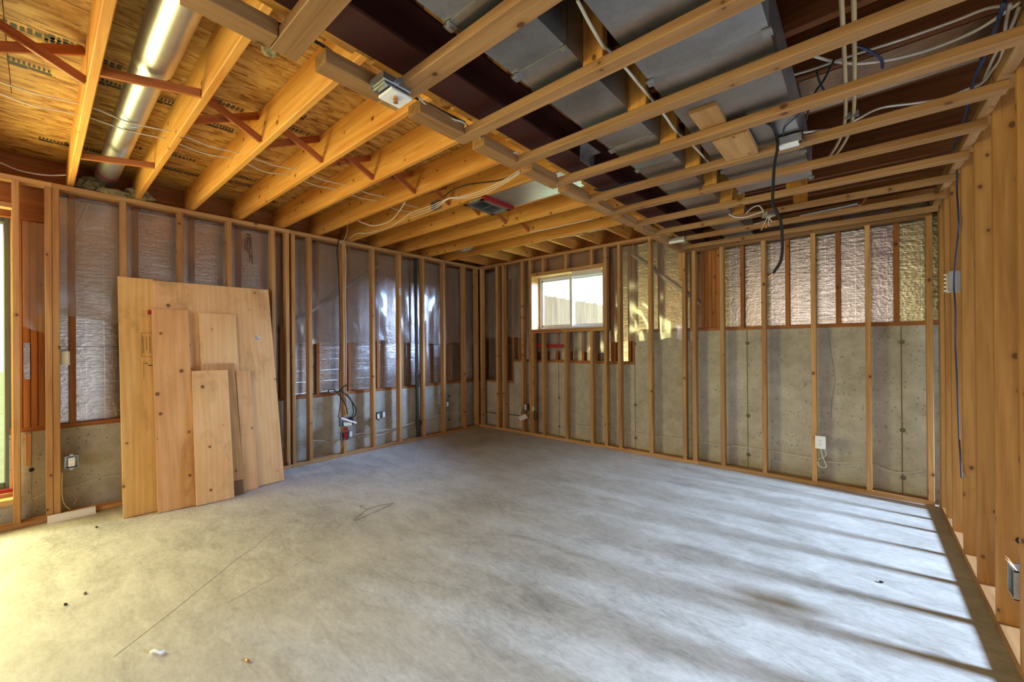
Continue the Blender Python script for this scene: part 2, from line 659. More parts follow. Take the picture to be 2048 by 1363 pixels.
def cyl(name, parent, p, q, r, mat, seg=28, r2=None, cap=True, smooth=True):
    p, q = Vector(p), Vector(q)
    r2 = r if r2 is None else r2
    ax = (q - p).normalized()
    u = ax.orthogonal().normalized()
    w = ax.cross(u)
    vs_, fs = [], []
    for c, rr in ((p, r), (q, r2)):
        for i in range(seg):
            a = 2 * math.pi * i / seg
            vs_.append(c + u * (rr * math.cos(a)) + w * (rr * math.sin(a)))
    fs = [(i, (i + 1) % seg, seg + (i + 1) % seg, seg + i) for i in range(seg)]
    if cap:
        vs_ += [v.copy() for v in vs_]
        fs += [tuple(range(3 * seg - 1, 2 * seg - 1, -1)), tuple(range(3 * seg, 4 * seg))]
    o = mesh_obj(name, parent, vs_, fs, mat, loc=p)
    if smooth:
        for pl in o.data.polygons:
            pl.use_smooth = len(pl.vertices) == 4
    return o


def holes_split(u0, u1, v0, v1, holes):
    us = sorted({u0, u1, *[h[0] for h in holes], *[h[1] for h in holes]})
    vs2 = sorted({v0, v1, *[h[2] for h in holes], *[h[3] for h in holes]})
    out = []
    for a, b in zip(us, us[1:]):
        for c, d in zip(vs2, vs2[1:]):
            if a < u0 or b > u1 or c < v0 or d > v1:
                continue
            mu, mv = (a + b) / 2, (c + d) / 2
            if any(h[0] < mu < h[1] and h[2] < mv < h[3] for h in holes):
                continue
            out.append((a, b, c, d))
    return out


# ------------------------------------------------------------------ key planes
XA, YB, XC = -4.85, 4.834, 0.480       # front faces of the three stud walls
XAO, YBO = -5.0, 4.985                 # inner face of the foundation / outer framing
ZT, ZJ, ZS = 2.67, 2.68, 2.405         # top of tall stud walls, underside of joists, underside of dropped frame
ZF = 2.915                             # underside of the subfloor
T = 0.038

# ------------------------------------------------------------------ floor
fl = box('floor', None, (-5.15, -3.75, -0.12), (4.0, 5.15, 0.0), 'floor')
tag(fl, 'bare pale grey trowelled concrete floor slab', 'floor', 'structure')
p, q = onz(232, 1312, 0), onz(565, 1048, 0)


def strip(name, pts, w, mat, parent, z=0.0006):
    vs_, fs = [], []
    for i, p in enumerate(pts):
        p = Vector((p[0], p[1], z))
        a = Vector((*pts[max(i - 1, 0)][:2], z))
        b = Vector((*pts[min(i + 1, len(pts) - 1)][:2], z))
        d = (b - a).normalized()
        nrm = Vector((-d.y, d.x, 0)) * w / 2
        vs_ += [p - nrm, p + nrm]
    n = len(pts)
    vs_ = vs_ + [v - Vector((0, 0, 0.0012)) for v in vs_]
    for i in range(n - 1):
        fs.append((2 * i, 2 * i + 2, 2 * i + 3, 2 * i + 1))
        fs.append((2 * n + 2 * i, 2 * i, 2 * i + 1, 2 * n + 2 * i + 1)[::1])
    return mesh_obj(name, parent, vs_, fs, mat)


M['crack'] = plain('floor_crack', lin(150, 144, 134), 0.9)
strip('crack', [p.lerp(q, k / 8) + Vector((random.uniform(-.01, .01), random.uniform(-.01, .01), 0)) for k in range(9)], 0.004, 'crack', fl)
p, q = onz(880, 1325, 0), onz(1140, 1120, 0)
p, q = onz(860, 945, 0), onz(930, 922, 0)
strip('crack', [p, p.lerp(q, .5), q], 0.005, 'crack', fl)
p, q = onz(455, 1205, 0), onz(640, 1100, 0)
strip('crack', [p, p.lerp(q, .5) + Vector((0.01, 0, 0)), q], 0.0025, 'crack', fl)

# ------------------------------------------------------------------ left wall (A)
wl = empty('wall_left', 'exterior wall with pale inner studs over concrete and foil insulation', 'wall', (XAO, 1.0, 0), 'structure')
ASTUD = [(-0.119, -0.081), (0.045, 0.083), (0.085, 0.123), (0.476, 0.514), (0.867, 0.905), (1.258, 1.296), (1.664, 1.702),
         (1.806, 1.844), (1.867, 1.905), (2.052, 2.090), (2.462, 2.500), (2.862, 2.900), (3.266, 3.304), (3.664, 3.702),
         (4.055, 4.093), (4.480, 4.518), (4.766, 4.804)]
for a, b in ASTUD:
    lumber('stud', wl, (XA - .089, a, T), (XA, b, ZT - T), 'stud')
# studs behind the camera side of the left wall
for a in (-2.42, -2.75, -3.15, -3.55):
    lumber('stud', wl, (XA - .089, a, T), (XA, a + T, ZT - T), 'stud')
for a, b in ((-3.7, .084), (.086, 1.855), (1.857, 4.834)):
    lumber('top_plate', wl, (XA - .089, a, ZT - T), (XA, b, ZT), 'stud')
    lumber('bottom_plate', wl, (XA - .089, a, 0), (XA, b, T), 'stud')
# lintel over the big window in the inner wall
lumber('lintel', wl, (XA - .089, -2.38, 2.42), (XA, -0.119, 2.458), 'stud')
lumber('sill_rail', wl, (XA - .089, -2.38, 0.19), (XA, -0.119, 0.228), 'stud')
# foundation concrete (split at the form joints) with the big window opening
W2 = (-2.3, -0.116, 0.28, 2.385)
Ctop = 0.70
AC = [(-3.7, -2.3, Ctop), (-2.3, -0.116, 0.24), (-0.116, -0.030, Ctop + .02), (-0.026, 1.20, Ctop), (1.20, 2.905, 0.745), (2.909, 4.28, 0.745), (4.284, 4.985, 0.745)]
for a, b, zt in AC:
    box('concrete_panel', wl, (XAO - .2, a, 0), (XAO, b, zt), 'conc')
box('concrete_core', wl, (XAO - .2, -0.14, 0), (XAO - .006, 4.985, 0.69), 'conc')
for y, z in ((-0.028, 0.40), (2.907, 0.30), (4.282, 0.55), (4.282, 0.18)):
    cyl('form_tie', wl, (XAO - .002, y, z), (XAO + .004, y, z), 0.016, 'dark', 8)
for a, b, zt in ((-0.135, 1.20, Ctop), (1.20, 4.985, 0.745)):
    lumber('sill_plate', wl, (XAO - .14, a, zt), (XAO, b, zt + T), 'old')
# outer framing: jack studs and header beside the window, then studs at 16 inch centres
for a in (-0.108, -0.069, -0.030, 0.009):
    lumber('outer_stud', wl, (XAO - .14, a, Ctop + T), (XAO, a + T - .002, 2.37), 'old')
lumber('header', wl, (XAO - .14, -2.4, 2.375), (XAO, 0.05, ZT - .02), 'old')
AO = [0.178, 0.572, 0.985, 1.385, 1.795, 2.200, 2.602, 3.010, 3.404, 3.808, 4.215, 4.62, 4.90]
for a in AO:
    zb = (Ctop if a < 1.2 else .745) + T
    lumber('outer_stud', wl, (XAO - .14, a, zb), (XAO, a + T, ZT - .03), 'old')
lumber('outer_top_plate', wl, (XAO - .14, -3.7, ZT - .03), (XAO, 4.985, ZT + .008), 'old')
lumber('rim_joist', wl, (XAO - .14, -3.7, ZT + .01), (XAO - .102, 4.985, ZF), 'old')
for k, (a, b) in enumerate(zip([.05] + [x + T for x in AO], AO)):
    if b - a < .05:
        continue
    zb = (Ctop if a < 1.2 else .745) + T
    box('insulation_panel', wl, (XAO - .075, a, zb), (XAO - .055, b, 1.372), 'foil')
    box('insulation_panel', wl, (XAO - .075, a, 1.375), (XAO - .052, b, ZT - .03), 'foil')
# sheathing outside
for a, b, c, d in holes_split(-3.75, 5.15, 0.24, ZF, [W2]):
    box('sheathing', wl, (XAO - .16, a, c), (XAO - .142, b, d), 'old')
# foil sliver seen between the jack studs
box('insulation_panel', wl, (XAO + .001, -0.066, 1.12), (XAO + .005, -0.034, 1.405), 'foil')
lumber('scrap_stud', wl, (XAO + .002, -0.062, 0.44), (XAO + .030, -0.030, 0.69), 'stud')


def poly_sheet(name, parent, axis, fixed, u0, u1, z0, z1, amp, mat='poly', seed=0, ragged=0.05, nu=None, nz=26):
    nu = nu or max(6, int((u1 - u0) / 0.045))
    vs_, fs = [], []
    for i in range(nu + 1):
        u = u0 + (u1 - u0) * i / nu
        zb = z0 + ragged * noise.noise(Vector((u * 3.1, seed, 0)))
        for j in range(nz + 1):
            z = zb + (z1 - zb) * j / nz
            k = 1 - j / nz
            dpt = amp * (noise.noise(Vector((u * 2.6, z * 1.4, seed))) + .6 * noise.noise(Vector((u * 7 + z * 3, z * 4, seed + 9))) * (0.4 + k))
            dpt += amp * .5 * abs(noise.noise(Vector((u * 11, z * 2.2, seed + 4)))) * k
            c = fixed + (dpt if axis == 'x' else -dpt)
            vs_.append((c, u, z) if axis == 'x' else (u, c, z))
    for i in range(nu):
        for j in range(nz):
            a = i * (nz + 1) + j
            fs.append((a, a + 1, a + nz + 2, a + nz + 1))
    return mesh_obj(name, parent, vs_, fs, mat, smooth=True)


poly_sheet('vapour_barrier', wl, 'x', XAO + .022, 0.125, 1.86, 1.60, 2.60, .012, seed=1)
poly_sheet('vapour_barrier', wl, 'x', XAO + .026, 1.90, 4.90, 1.40, 2.60, .022, seed=5, ragged=.06)
poly_sheet('vapour_barrier', wl, 'x', XAO + .012, -0.07, 0.05, 1.50, 2.36, .012, seed=8, ragged=.1)
# galvanized wind brace let into the outer framing
p, q = onx(575, 655, XAO + .004), onx(760, 530, XAO + .004)
bar('wind_brace', wl, p, q, 0.030, 0.003, 'galv', upv=(1, 0, 0))

# ------------------------------------------------------------------ back wall (B)
wb = empty('wall_back', 'exterior wall with stepped concrete foundation behind pale inner studs', 'wall', (-2.2, YBO, 0), 'structure')
BST = [(-4.845, 1), (-4.486, 1), (-4.353, 1), (-3.959, 1), (-3.802, 1), (-2.556, 1), (-2.364, 1), (-1.961, 1), (-1.563, 2), (-1.454, 2),
       (-1.165, 2), (-.775, 2), (-.365, 2), (.030, 2), (.417, 2)]
for x, kind in BST:
    lumber('stud', wb, (x, YB, T), (x + T, YB + .089, (ZT - T) if kind == 1 else ZS), 'stud')
for x in (0.95, 1.36, 1.77, 2.2, 2.6, 3.0, 3.4, 3.8):
    lumber('stud', wb, (x, YB, T), (x + T, YB + .089, ZT - T), 'stud')
for a, b in ((-4.85, -1.395), (-1.393, .455), (.625, 3.9)):
    lumber('bottom_plate', wb, (a, YB, 0), (b, YB + .089, T), 'stud')
lumber('top_plate', wb, (-4.85, YB, ZT - T), (-1.50, YB + .089, ZT), 'stud')
lumber('top_plate', wb, (-1.585, YB - .005, ZS), (.455, YB + .089, ZS + T), 'furring')
lumber('top_plate', wb, (-1.585, YB + .004, ZS + T), (.455, YB + .089, ZS + 2 * T), 'stud')
lumber('top_plate', wb, (.625, YB, ZT - T), (3.9, YB + .089, ZT), 'stud')
lumber('block', wb, (-1.600, YB + .01, 2.10), (-1.565, YB + .08, ZS), 'stud')
# window rough opening in the inner wall
WX0, WX1, WZ0, WZ1 = -3.764, -2.556, 1.575, 2.388
lumber('rough_sill', wb, (WX0, YB, WZ0 - T), (WX1, YB + .089, WZ0), 'stud')
lumber('rough_header', wb, (WX0, YB, WZ1), (WX1, YB + .089, WZ1 + T), 'stud')
for x in (-3.76, -3.569, -3.176, -2.765):
    lumber('cripple_stud', wb, (x, YB, T), (x + T, YB + .089, WZ0 - T), 'stud')
for x in (-3.558, -3.166, -2.757):
    lumber('cripple_stud', wb, (x, YB, WZ1 + T), (x + T, YB + .089, ZT - T), 'stud')
# stepped concrete
BC = [(-5.15, -4.237, .745), (-4.233, -3.372, 1.095), (-3.368, -2.203, 1.095), (-2.199, -0.935, 1.505), (-0.931, 0.268, 1.505), (0.272, 4.0, 1.505)]
for a, b, zt in BC:
    box('concrete_panel', wb, (a, YBO, 0), (b, YBO + .2, zt), 'conc')
for a, b, zt in ((-5.15, -4.235, .74), (-4.235, -2.2, 1.09), (-2.2, 4.0, 1.5)):
    box('concrete_core', wb, (a, YBO + .006, 0), (b, YBO + .19, zt), 'conc')
M['seam'] = plain('form_joint', lin(112, 104, 88), 0.9)
for x, zt in ((-2.201, 1.5), (-0.933, 1.5), (0.270, 1.5), (-3.37, 1.09)):
    box('form_joint', wb, (x - .004, YBO - .001, 0.02), (x + .004, YBO + .001, zt), 'seam')
    for z in (0.16, 0.58, 1.36):
        if z < zt - .1:
            cyl('form_tie', wb, (x + .004, YBO - .005, z), (x + .004, YBO + .004, z), 0.020, 'seam', 9)
# crack in the concrete
cp = [ony(*p, YBO) for p in ((1657, 668), (1661, 700), (1668, 735), (1671, 760), (1664, 800), (1662, 835))]
tube('crack', wb, [p + Vector((0, -.001, 0)) for p in cp], 0.0014, 'seam', False)
for a, b, zt in ((-5.0, -4.215, .745), (-4.24, -2.18, 1.095), (-2.205, 3.9, 1.505)):
    lumber('sill_plate', wb, (a, YBO, zt), (b, YBO + .14, zt + T), 'old')


def btop(x):
    return (.745 if x < -4.22 else 1.095 if x < -2.2 else 1.505) + T


BO = [-4.93, -4.63, -4.40, -4.262, -4.13, -3.93, -3.86, -3.805, -2.545, -2.50, -2.29, -2.235, -1.90, -1.52, -1.40, -1.36, -1.32, -1.28, -1.24,
      -0.995, -0.587, -0.182, 0.224, 0.52, .9, 1.3, 1.7, 2.1, 2.5, 2.9, 3.3, 3.7]
for x in BO:
    lumber('outer_stud', wb, (x, YBO, btop(x)), (x + T, YBO + .14, ZT - .03), 'old')
for x in (-3.62, -3.42, -3.2, -2.98, -2.77):
    lumber('outer_cripple', wb, (x, YBO, btop(x)), (x + T, YBO + .14, WZ0 - .02), 'old')
lumber('outer_header', wb, (-3.77, YBO, WZ1 + .02), (-2.51, YBO + .14, ZT - .03), 'old')
lumber('outer_top_plate', wb, (-5.0, YBO, ZT - .03), (3.9, YBO + .14, ZT + .008), 'old')
lumber('rim_joist', wb, (-5.0, YBO + .102, ZT + .01), (3.9, YBO + .14, ZF), 'old')
for a, b in zip([x + T for x in BO], BO[1:]):
    if b - a < .06 or a > 3.5:
        continue
    zb = btop((a + b) / 2)
    if -3.78 < a and b < -2.5:
        box('insulation_panel', wb, (a, YBO + .055, zb), (b, YBO + .075, WZ0 - .03), 'foil')
        continue
    mat = 'foil_gold' if abs(a - 0.262) < .03 else 'foil'
    box('insulation_panel', wb, (a, YBO + .055, zb), (b, YBO + .075, ZT - .03), mat)
for a, b, c, d in holes_split(-5.15, 4.0, .7, ZF, [(WX0, WX1 + .01, WZ0 + .01, WZ1 - .01)]):
    box('sheathing', wb, (a, YBO + .142, c), (b, YBO + .16, d), 'old')
poly_sheet('vapour_barrier', wb, 'y', YBO - .020, -4.95, -3.80, 1.48, 2.58, .02, seed=11)
poly_sheet('vapour_barrier', wb, 'y', YBO - .040, -4.30, -2.52, 2.42, 2.645, .012, seed=13, ragged=.01, nz=8)
poly_sheet('vapour_barrier', wb, 'y', YBO - .022, -3.78, -2.56, 1.26, 1.53, .02, seed=15, ragged=.04, nz=10)
poly_sheet('vapour_barrier', wb, 'y', YBO - .022, -2.52, -1.42, 1.40, 2.62, .022, seed=17, ragged=.12)
p, q = ony(1262, 508, YBO - .004), ony(1398, 606, YBO - .004)
bar('wind_brace', wb, p, q, 0.030, 0.003, 'galv', upv=(0, 1, 0))
# red flashing tape below the window and a torn piece lower down
box('flashing_tape', wb, (-3.75, YB - .003, WZ0 - .024), (-3.22, YB - .001, WZ0 - .010), 'red')
box('flashing_tape', wb, (-3.75, YBO - .050, 1.315), (-3.22, YBO - .048, 1.365), 'red')

# ------------------------------------------------------------------ window_1 in the back wall
w1 = empty('window_1', 'small white sliding window in a wood-lined opening of the back wall', 'window', (-3.16, YBO, WZ0), 'structure')
yj0, yj1 = YB + .0, YBO + .16
lumber('jamb_liner', w1, (WX0 - .004, yj0, WZ0), (WX0 + .014, YB + .10, WZ1), 'stud')
lumber('jamb_liner', w1, (WX0 - .004, YB + .102, WZ0), (WX0 + .012, yj1, WZ1), 'stud')
lumber('jamb_liner', w1, (WX1 - .014, yj0, WZ0), (WX1 + .004, yj1, WZ1), 'stud')
lumber('head_liner', w1, (WX0, yj0, WZ1 - .014), (WX1, yj1, WZ1 + .002), 'stud')
lumber('sill_liner', w1, (WX0, yj0 - .004, WZ0 - .002), (WX1, yj1, WZ0 + .012), 'furring')
fy0, fy1 = YBO + .045, YBO + .115
fx0, fx1, fz0, fz1 = WX0 + .014, WX1 - .014, WZ0 + .012, WZ1 - .014
fwid = .042
for nm, a, b, c, d in (('frame_jamb', fx0, fx0 + fwid, fz0, fz1), ('frame_jamb', fx1 - fwid, fx1, fz0, fz1), ('frame_head', fx0 + fwid, fx1 - fwid, fz1 - fwid, fz1), ('frame_sill', fx0 + fwid, fx1 - fwid, fz0, fz0 + fwid)):
    lumber(nm, w1, (a, fy0, c), (b, fy1, d), 'vinyl', .006)
mid = (fx0 + fx1) / 2 - .02
lumber('meeting_stile', w1, (mid - .022, fy0 - .006, fz0 + fwid), (mid + .022, fy1 - .03, fz1 - fwid), 'vinyl', .005)
for a, b, yy in ((fx0 + fwid, mid, fy0 + .012), (mid, fx1 - fwid, fy0 + .036)):
    sash = boxes('sash', w1, [((a, yy, fz0 + fwid), (a + .022, yy + .02, fz1 - fwid)), ((b - .022, yy, fz0 + fwid), (b, yy + .02, fz1 - fwid)),
                              ((a, yy, fz0 + fwid), (b, yy + .02, fz0 + fwid + .024)), ((a, yy, fz1 - fwid - .024), (b, yy + .02, fz1 - fwid))], 'vinyl')
    box('pane', sash, (a + .02, yy + .008, fz0 + fwid + .02), (b - .02, yy + .012, fz1 - fwid - .02), 'glass')
# torn plastic drooping from the window head
poly_sheet('torn_plastic', w1, 'y', YB + .02, -3.05, -2.60, 2.315, 2.380, .012, mat='paper', seed=21, ragged=.05, nz=5)

# ------------------------------------------------------------------ window_2, big window in the left wall (only its edge shows)
w2 = empty('window_2', 'tall grey-green framed window at the near end of the left wall', 'window', (XAO, -1.2, W2[2]), 'structure')
gx0, gx1 = XAO - .11, XAO - .03
for nm, a, b, c, d in (('frame_jamb', W2[1] - .05, W2[1], W2[2], W2[3]), ('frame_jamb', W2[0], W2[0] + .05, W2[2], W2[3]),
                       ('frame_head', W2[0] + .05, W2[1] - .05, W2[3] - .05, W2[3]), ('frame_sill', W2[0] + .05, W2[1] - .05, W2[2], W2[2] + .05), ('mullion', -1.24, -1.19, W2[2] + .05, W2[3] - .05)):
    lumber(nm, w2, (gx0, a, c), (gx1, b, d), 'green_frame', .006)
for a, b in ((W2[0] + .05, -1.24), (-1.19, W2[1] - .05)):
    box('pane', w2, (gx0 + .03, a, W2[2] + .05), (gx0 + .036, b, W2[3] - .05), 'glass')
lumber('jamb_liner', w2, (XAO - .02, W2[1] - .012, W2[2]), (XAO + .01, W2[1] + .004, W2[3]), 'old')
box('flashing_tape', w2, (XAO - .02, W2[0], W2[2] - .025), (XAO + .006, W2[1], W2[2] - .003), 'red')
lumber('window_stool', w2, (XAO - .03, W2[0], W2[2] - .04 - .022), (XAO + .03, W2[1], W2[2] - .026), 'stud')

# ------------------------------------------------------------------ right stud partition (C)
wr = empty('wall_right', 'open partition of pale yellow studs with no cladding', 'wall', (XC + .04, 2.0, 0), 'structure')
CS = [4.75, 4.70, 4.44, 4.165, 3.76, 3.36, 2.948, 2.548, 2.14, 1.735, 1.33, .92, .51, .10, -.30, -.71, -1.12, -1.52, -1.93, -2.33, -2.74]
for y in CS:
    lumber('stud', wr, (XC, y, T), (XC + .140, y + T, 2.53), 'part')
lumber('bottom_plate', wr, (XC, -2.9, 0), (XC + .140, 4.834, T), 'furring')
lumber('top_plate', wr, (XC, -2.9, 2.53), (XC + .140, 4.834, 2.568), 'part')
lumber('top_plate', wr, (XC, -2.9, 2.568), (XC + .140, 4.834, 2.606), 'part')
lumber('ledger', wr, (XC - .044, -2.9, ZS + T), (XC - .001, 4.80, ZS + T + .089), 'furring')

# walls that close the place behind the camera and beyond the partition
wf = empty('wall_front', 'plain wall behind the camera with a wide added window', 'wall', (0, -3.7, 0), 'structure')
for a, b, c, d in holes_split(-5.15, 4.0, 0, ZF, [(-2.25, .45, .55, 2.35)]):
    box('wall_panel', wf, (a, -3.78, c), (b, -3.70, d), 'conc')
w4 = empty('added_window_4', 'wide plain window added behind the camera for fill light', 'window', (-.9, -3.74, .55), 'structure')  # unseen window, added to let frontal fill light in
for a, b, c, d in ((-2.25, -2.20, .55, 2.35), (.40, .45, .55, 2.35), (-2.20, .40, .55, .60), (-2.20, .40, 2.30, 2.35), (-.93, -.87, .60, 2.30)):
    lumber('frame_bar', w4, (a, -3.77, c), (b, -3.71, d), 'vinyl', .005)
for a, b in ((-2.20, -.93), (-.87, .40)):
    box('pane', w4, (a, -3.745, .6), (b, -3.74, 2.3), 'glass')
ws = empty('wall_side', 'concrete wall of the room beyond the partition', 'wall', (3.95, 1.0, 0), 'structure')
DY0, DY1, DZ1 = 0.6, 4.72, 2.02
for a, b, c, d in holes_split(-3.75, 5.15, 0, ZF, [(DY0, DY1, 0, DZ1)]):
    box('wall_panel', ws, (3.90, a, c), (4.0, b, d), 'conc')
d1 = empty('door_1', 'wide glazed patio door in the room beyond the partition', 'door', (3.95, 2.6, 0), 'structure')
for a, b, c, d in ((DY0, DY0 + .05, 0, DZ1), (DY1 - .05, DY1, 0, DZ1), (DY0 + .05, DY1 - .05, DZ1 - .05, DZ1), (DY0 + .05, DY1 - .05, 0, .035)):
    lumber('frame_bar', d1, (3.92, a, c), (3.98, b, d), 'vinyl', .004)
box('pane', d1, (3.948, DY0 + .05, .035), (3.954, DY1 - .05, DZ1 - .05), 'glass')

# ------------------------------------------------------------------ ceiling: joists, subfloor, bridging
ce = empty('ceiling', 'open floor joists under golden strand board subfloor', 'ceiling', (-2, 1, ZJ), 'structure')
JL = [.187, .591, .980, 1.378, 1.785, 2.190, 2.585, 2.985, 3.400, 3.806, 4.200]
JB = [.187 - .4064 * k for k in range(1, 10)]
for y in JL + JB:
    lumber('joist', ce, (XAO - .10, y - T / 2, ZJ), (-1.30, y + T / 2, ZF), 'joist', .004)
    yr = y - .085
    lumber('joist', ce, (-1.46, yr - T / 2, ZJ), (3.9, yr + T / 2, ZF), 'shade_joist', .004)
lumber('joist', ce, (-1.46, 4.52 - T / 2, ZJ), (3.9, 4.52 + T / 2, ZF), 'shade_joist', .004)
for x in (-4.70, -4.215, -3.795, -3.39, -3.00, -2.62, -2.21, -1.80):
    lumber('short_joist', ce, (x - T / 2, 4.2 + T / 2, ZJ), (x + T / 2, YBO + .10, ZF), 'joist', .004)
xs = [-5.14 + 1.2192 * k for k in range(9)]
for i, (a, b) in enumerate(zip(xs, xs[1:])):
    b = min(b, 4.0)
    y = -3.75 - (1.22 if i % 2 else 0)
    while y < 5.15:
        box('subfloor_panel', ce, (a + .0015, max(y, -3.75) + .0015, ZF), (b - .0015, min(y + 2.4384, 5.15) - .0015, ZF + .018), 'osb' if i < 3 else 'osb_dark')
        y += 2.4384
box('subfloor_backing', ce, (-5.15, -3.75, ZF + .019), (4.0, 5.15, ZF + .03), 'osb')
# cross bridging near mid-span
for k, (a, b) in enumerate(zip([JB[1], JB[0]] + JL, [JB[0]] + JL)):
    if a >= b or abs(a - JL[0]) < .01 or a > 3.5:
        continue
    y0, y1 = a + T / 2, b - T / 2
    xk = -2.97
    bar('bridging', ce, (xk, y0, ZF - .035), (xk, y1, ZJ + .03), .019, .045, 'dim')
    bar('bridging', ce, (xk - .045, y0, ZJ + .03), (xk - .045, y1, ZF - .03), .019, .045, 'dim')
# wooden straps under the round duct
for xk, x2 in ((-2.80, -2.645), (-4.13, -3.955)):
    bar('duct_strap', ce, (xk, JL[0] + T / 2, ZJ + .022), (x2, JL[1] - T / 2, ZJ + .022), .020, .043, 'dim')
# marks printed on the strand board (illegible stamps)


def stamp(cx, cy, ln_, wd, kind, seed):
    rs = random.Random(seed)
    bx = []
    z0, z1 = ZF - .0009, ZF - .0002
    if kind == 0:      # framed line of small glyph strokes
        for s in (-1, 1):
            bx.append(((cx + s * wd / 2 - .0012, cy, z0), (cx + s * wd / 2 + .0012, cy + ln_, z1)))
        y = cy + .01
        while y < cy + ln_ - .02:
            w = rs.uniform(.009, .022)
            if rs.random() < .12:
                bx.append(((cx - wd / 2, y, z0), (cx + wd / 2, y + .003, z1)))
            else:
                n = rs.choice((1, 2, 3))
                for k in range(n):
                    a = cx - wd * .36 + wd * .72 * k / n
                    bx.append(((a, y, z0), (a + wd * .72 / n * .72, y + w, z1)))
            y += w + .008
    else:              # solid block with a row of glyphs above it
        bx.append(((cx - wd * .30, cy, z0), (cx + wd * .06, cy + ln_ * .45, z1)))
        bx.append(((cx - wd * .20, cy + ln_ * .47, z0), (cx + wd * .06, cy + ln_, z1)))
        y = cy
        while y < cy + ln_:
            bx.append(((cx + wd * .14, y, z0), (cx + wd * .5, y + .010, z1)))
            y += .018
    return boxes('printed_stamp', ce, bx, 'ink')


for k, (px, py, L_, kind) in enumerate([(60, 62, .28, 0), (170, 108, .30, 0), (150, 90, .2, 0), (430, 200, .33, 0), (600, 262, .30, 0), (60, 135, .16, 1), (215, 168, .20, 1),
                                        (330, 205, .16, 1), (110, 285, .16, 1), (180, 300, .26, 1), (280, 325, .2, 1), (350, 310, .3, 0), (370, 345, .3, 1), (470, 365, .3, 1), (480, 352, .28, 0),
                                        (715, 308, .22, 0), (590, 230, .12, 1), (440, 255, .16, 1), (260, 290, .14, 0), (530, 400, .2, 1)]):
    c = onz(px, py, ZF)
    stamp(c.x, c.y - L_ / 2, L_, .085 if kind == 0 else .10, kind, k)

# ------------------------------------------------------------------ dropped frame below beam and ducts
cf = empty('ceiling_frame', 'dropped ladder of flat lumber strips boxing in the beam and ducts', 'ceiling', (-.5, 2.0, ZS), 'structure')
CM = [(.537, .089), (.958, .089), (1.388, .066), (1.795, .066), (2.200, .066), (2.613, .066), (2.995, .066), (3.428, .066), (3.838, .066), (4.245, .066), (4.640, .060)]
CMB = [(.13 - .4064 * k, .089) for k in range(7)]
for y, w in CM + CMB:
    lumber('crossmember', cf, (-1.568 if y < 2.3 else -1.555, y, ZS), (.472, y + w, ZS + T), 'furring', .003)
allm = sorted(CM + CMB)
for (y0, w0), (y1, w1_) in zip(allm, allm[1:]):
    lumber('rim_block', cf, (-1.574, y0 + w0 + .07, ZS), (-1.486, y1 - .004, ZS + .056), 'furring', .003)
for y, w in CM[:9] + CMB:
    lumber('hanger', cf, (-.824, y + .012, ZS + T), (-.735, y + .050, ZJ + .1), 'joist', .003)
for y in (3.43, 3.84):
    lumber('hanger', cf, (-.40, y + .055, ZS + T), (-.31, y + .093, ZJ + .1), 'joist', .003)
lumber('rim_strip', cf, (-1.585, 4.70, ZS), (-1.50, YB - .006, ZS + T), 'furring')
# short offcut screwed across two strips
p = onz(1500, 290, ZS + T)
lumber('offcut_block', cf, (p.x - .13, 2.30, ZS + .004), (p.x + .03, 2.60, ZS + .042), 'stud')
lumber('offcut_block', cf, (p.x - .16, 2.02, ZS + T + .001), (p.x - .04, 2.30, ZS + 2 * T), 'stud')

# ------------------------------------------------------------------ steel beam
bm = empty('steel_beam', 'dark red primed steel I-beam carrying the joists', 'beam', (-1.378, .8, 2.5))
box('bottom_flange', bm, (-1.462, -3.6, 2.500), (-1.294, 5.0, 2.512), 'beam')
box('top_flange', bm, (-1.462, -3.6, 2.666), (-1.294, 5.0, 2.678), 'beam')
box('web', bm, (-1.382, -3.6, 2.512), (-1.374, 5.0, 2.666), 'beam')
for (y0, w0), (y1, w1_) in zip(allm, allm[1:]):
    m_ = y0 + w0 + .19
    lumber('nailer', bm, (-1.520, y0 - .06, 2.512), (-1.464, m_, 2.550), 'joist')
    lumber('nailer', bm, (-1.500, m_ + .002, 2.514), (-1.466, y1 - .065, 2.556), 'osb')

# ------------------------------------------------------------------ rectangular sheet metal ducts


def rect_duct(label, x0, x1, z0, z1, ends):
    d = empty('supply_duct', label, 'duct', ((x0 + x1) / 2, ends[0], z0))
    for a, b in zip(ends, ends[1:]):
        s = box('duct_section', d, (x0, a + .002, z0), (x1, b - .002, z1), 'galv')
        dz = .0022
        box('drive_cleat', s, (x0 - .004, b - .014, z0 - dz), (x1 + .004, b + .014, z0 + .001), 'galv')
        for xx in (x0 + .006, x1 - .006):
            boxes('cleat_tab', s, [((xx - .016, b - .020, z0 - .010), (xx + .016, b + .020, z0 - dz)), ((xx - .012, b - .012, z0 - .016), (xx + .004, b + .012, z0 - .010))], 'galv')
    return d


rect_duct('narrow galvanized duct running along the red steel beam', -1.071, -.822, 2.462, 2.664, [-3.5, -1.5, -.35, .931, 1.287, 2.128, 2.483, 3.6, 4.70])
rect_duct('wide galvanized duct on the partition side of the narrow one', -.668, -.238, 2.462, 2.664, [-3.5, -1.6, -.4, .75, 1.684, 2.861, 3.35])
# small bent bracket tab hanging beside the beam
bt = empty('metal_bracket', 'small grey bent sheet metal tab beside the steel beam', 'bracket', (-1.24, 1.9, 2.46))
p0, p1 = onz(1160, 310, 2.47), onz(1185, 330, 2.47)
boxes('tab_plate', bt, [((p0.x, p0.y, 2.44), (p0.x + .004, p0.y + .16, 2.53)), ((p0.x, p0.y, 2.525), (p0.x + .05, p0.y + .16, 2.53))], 'galv')

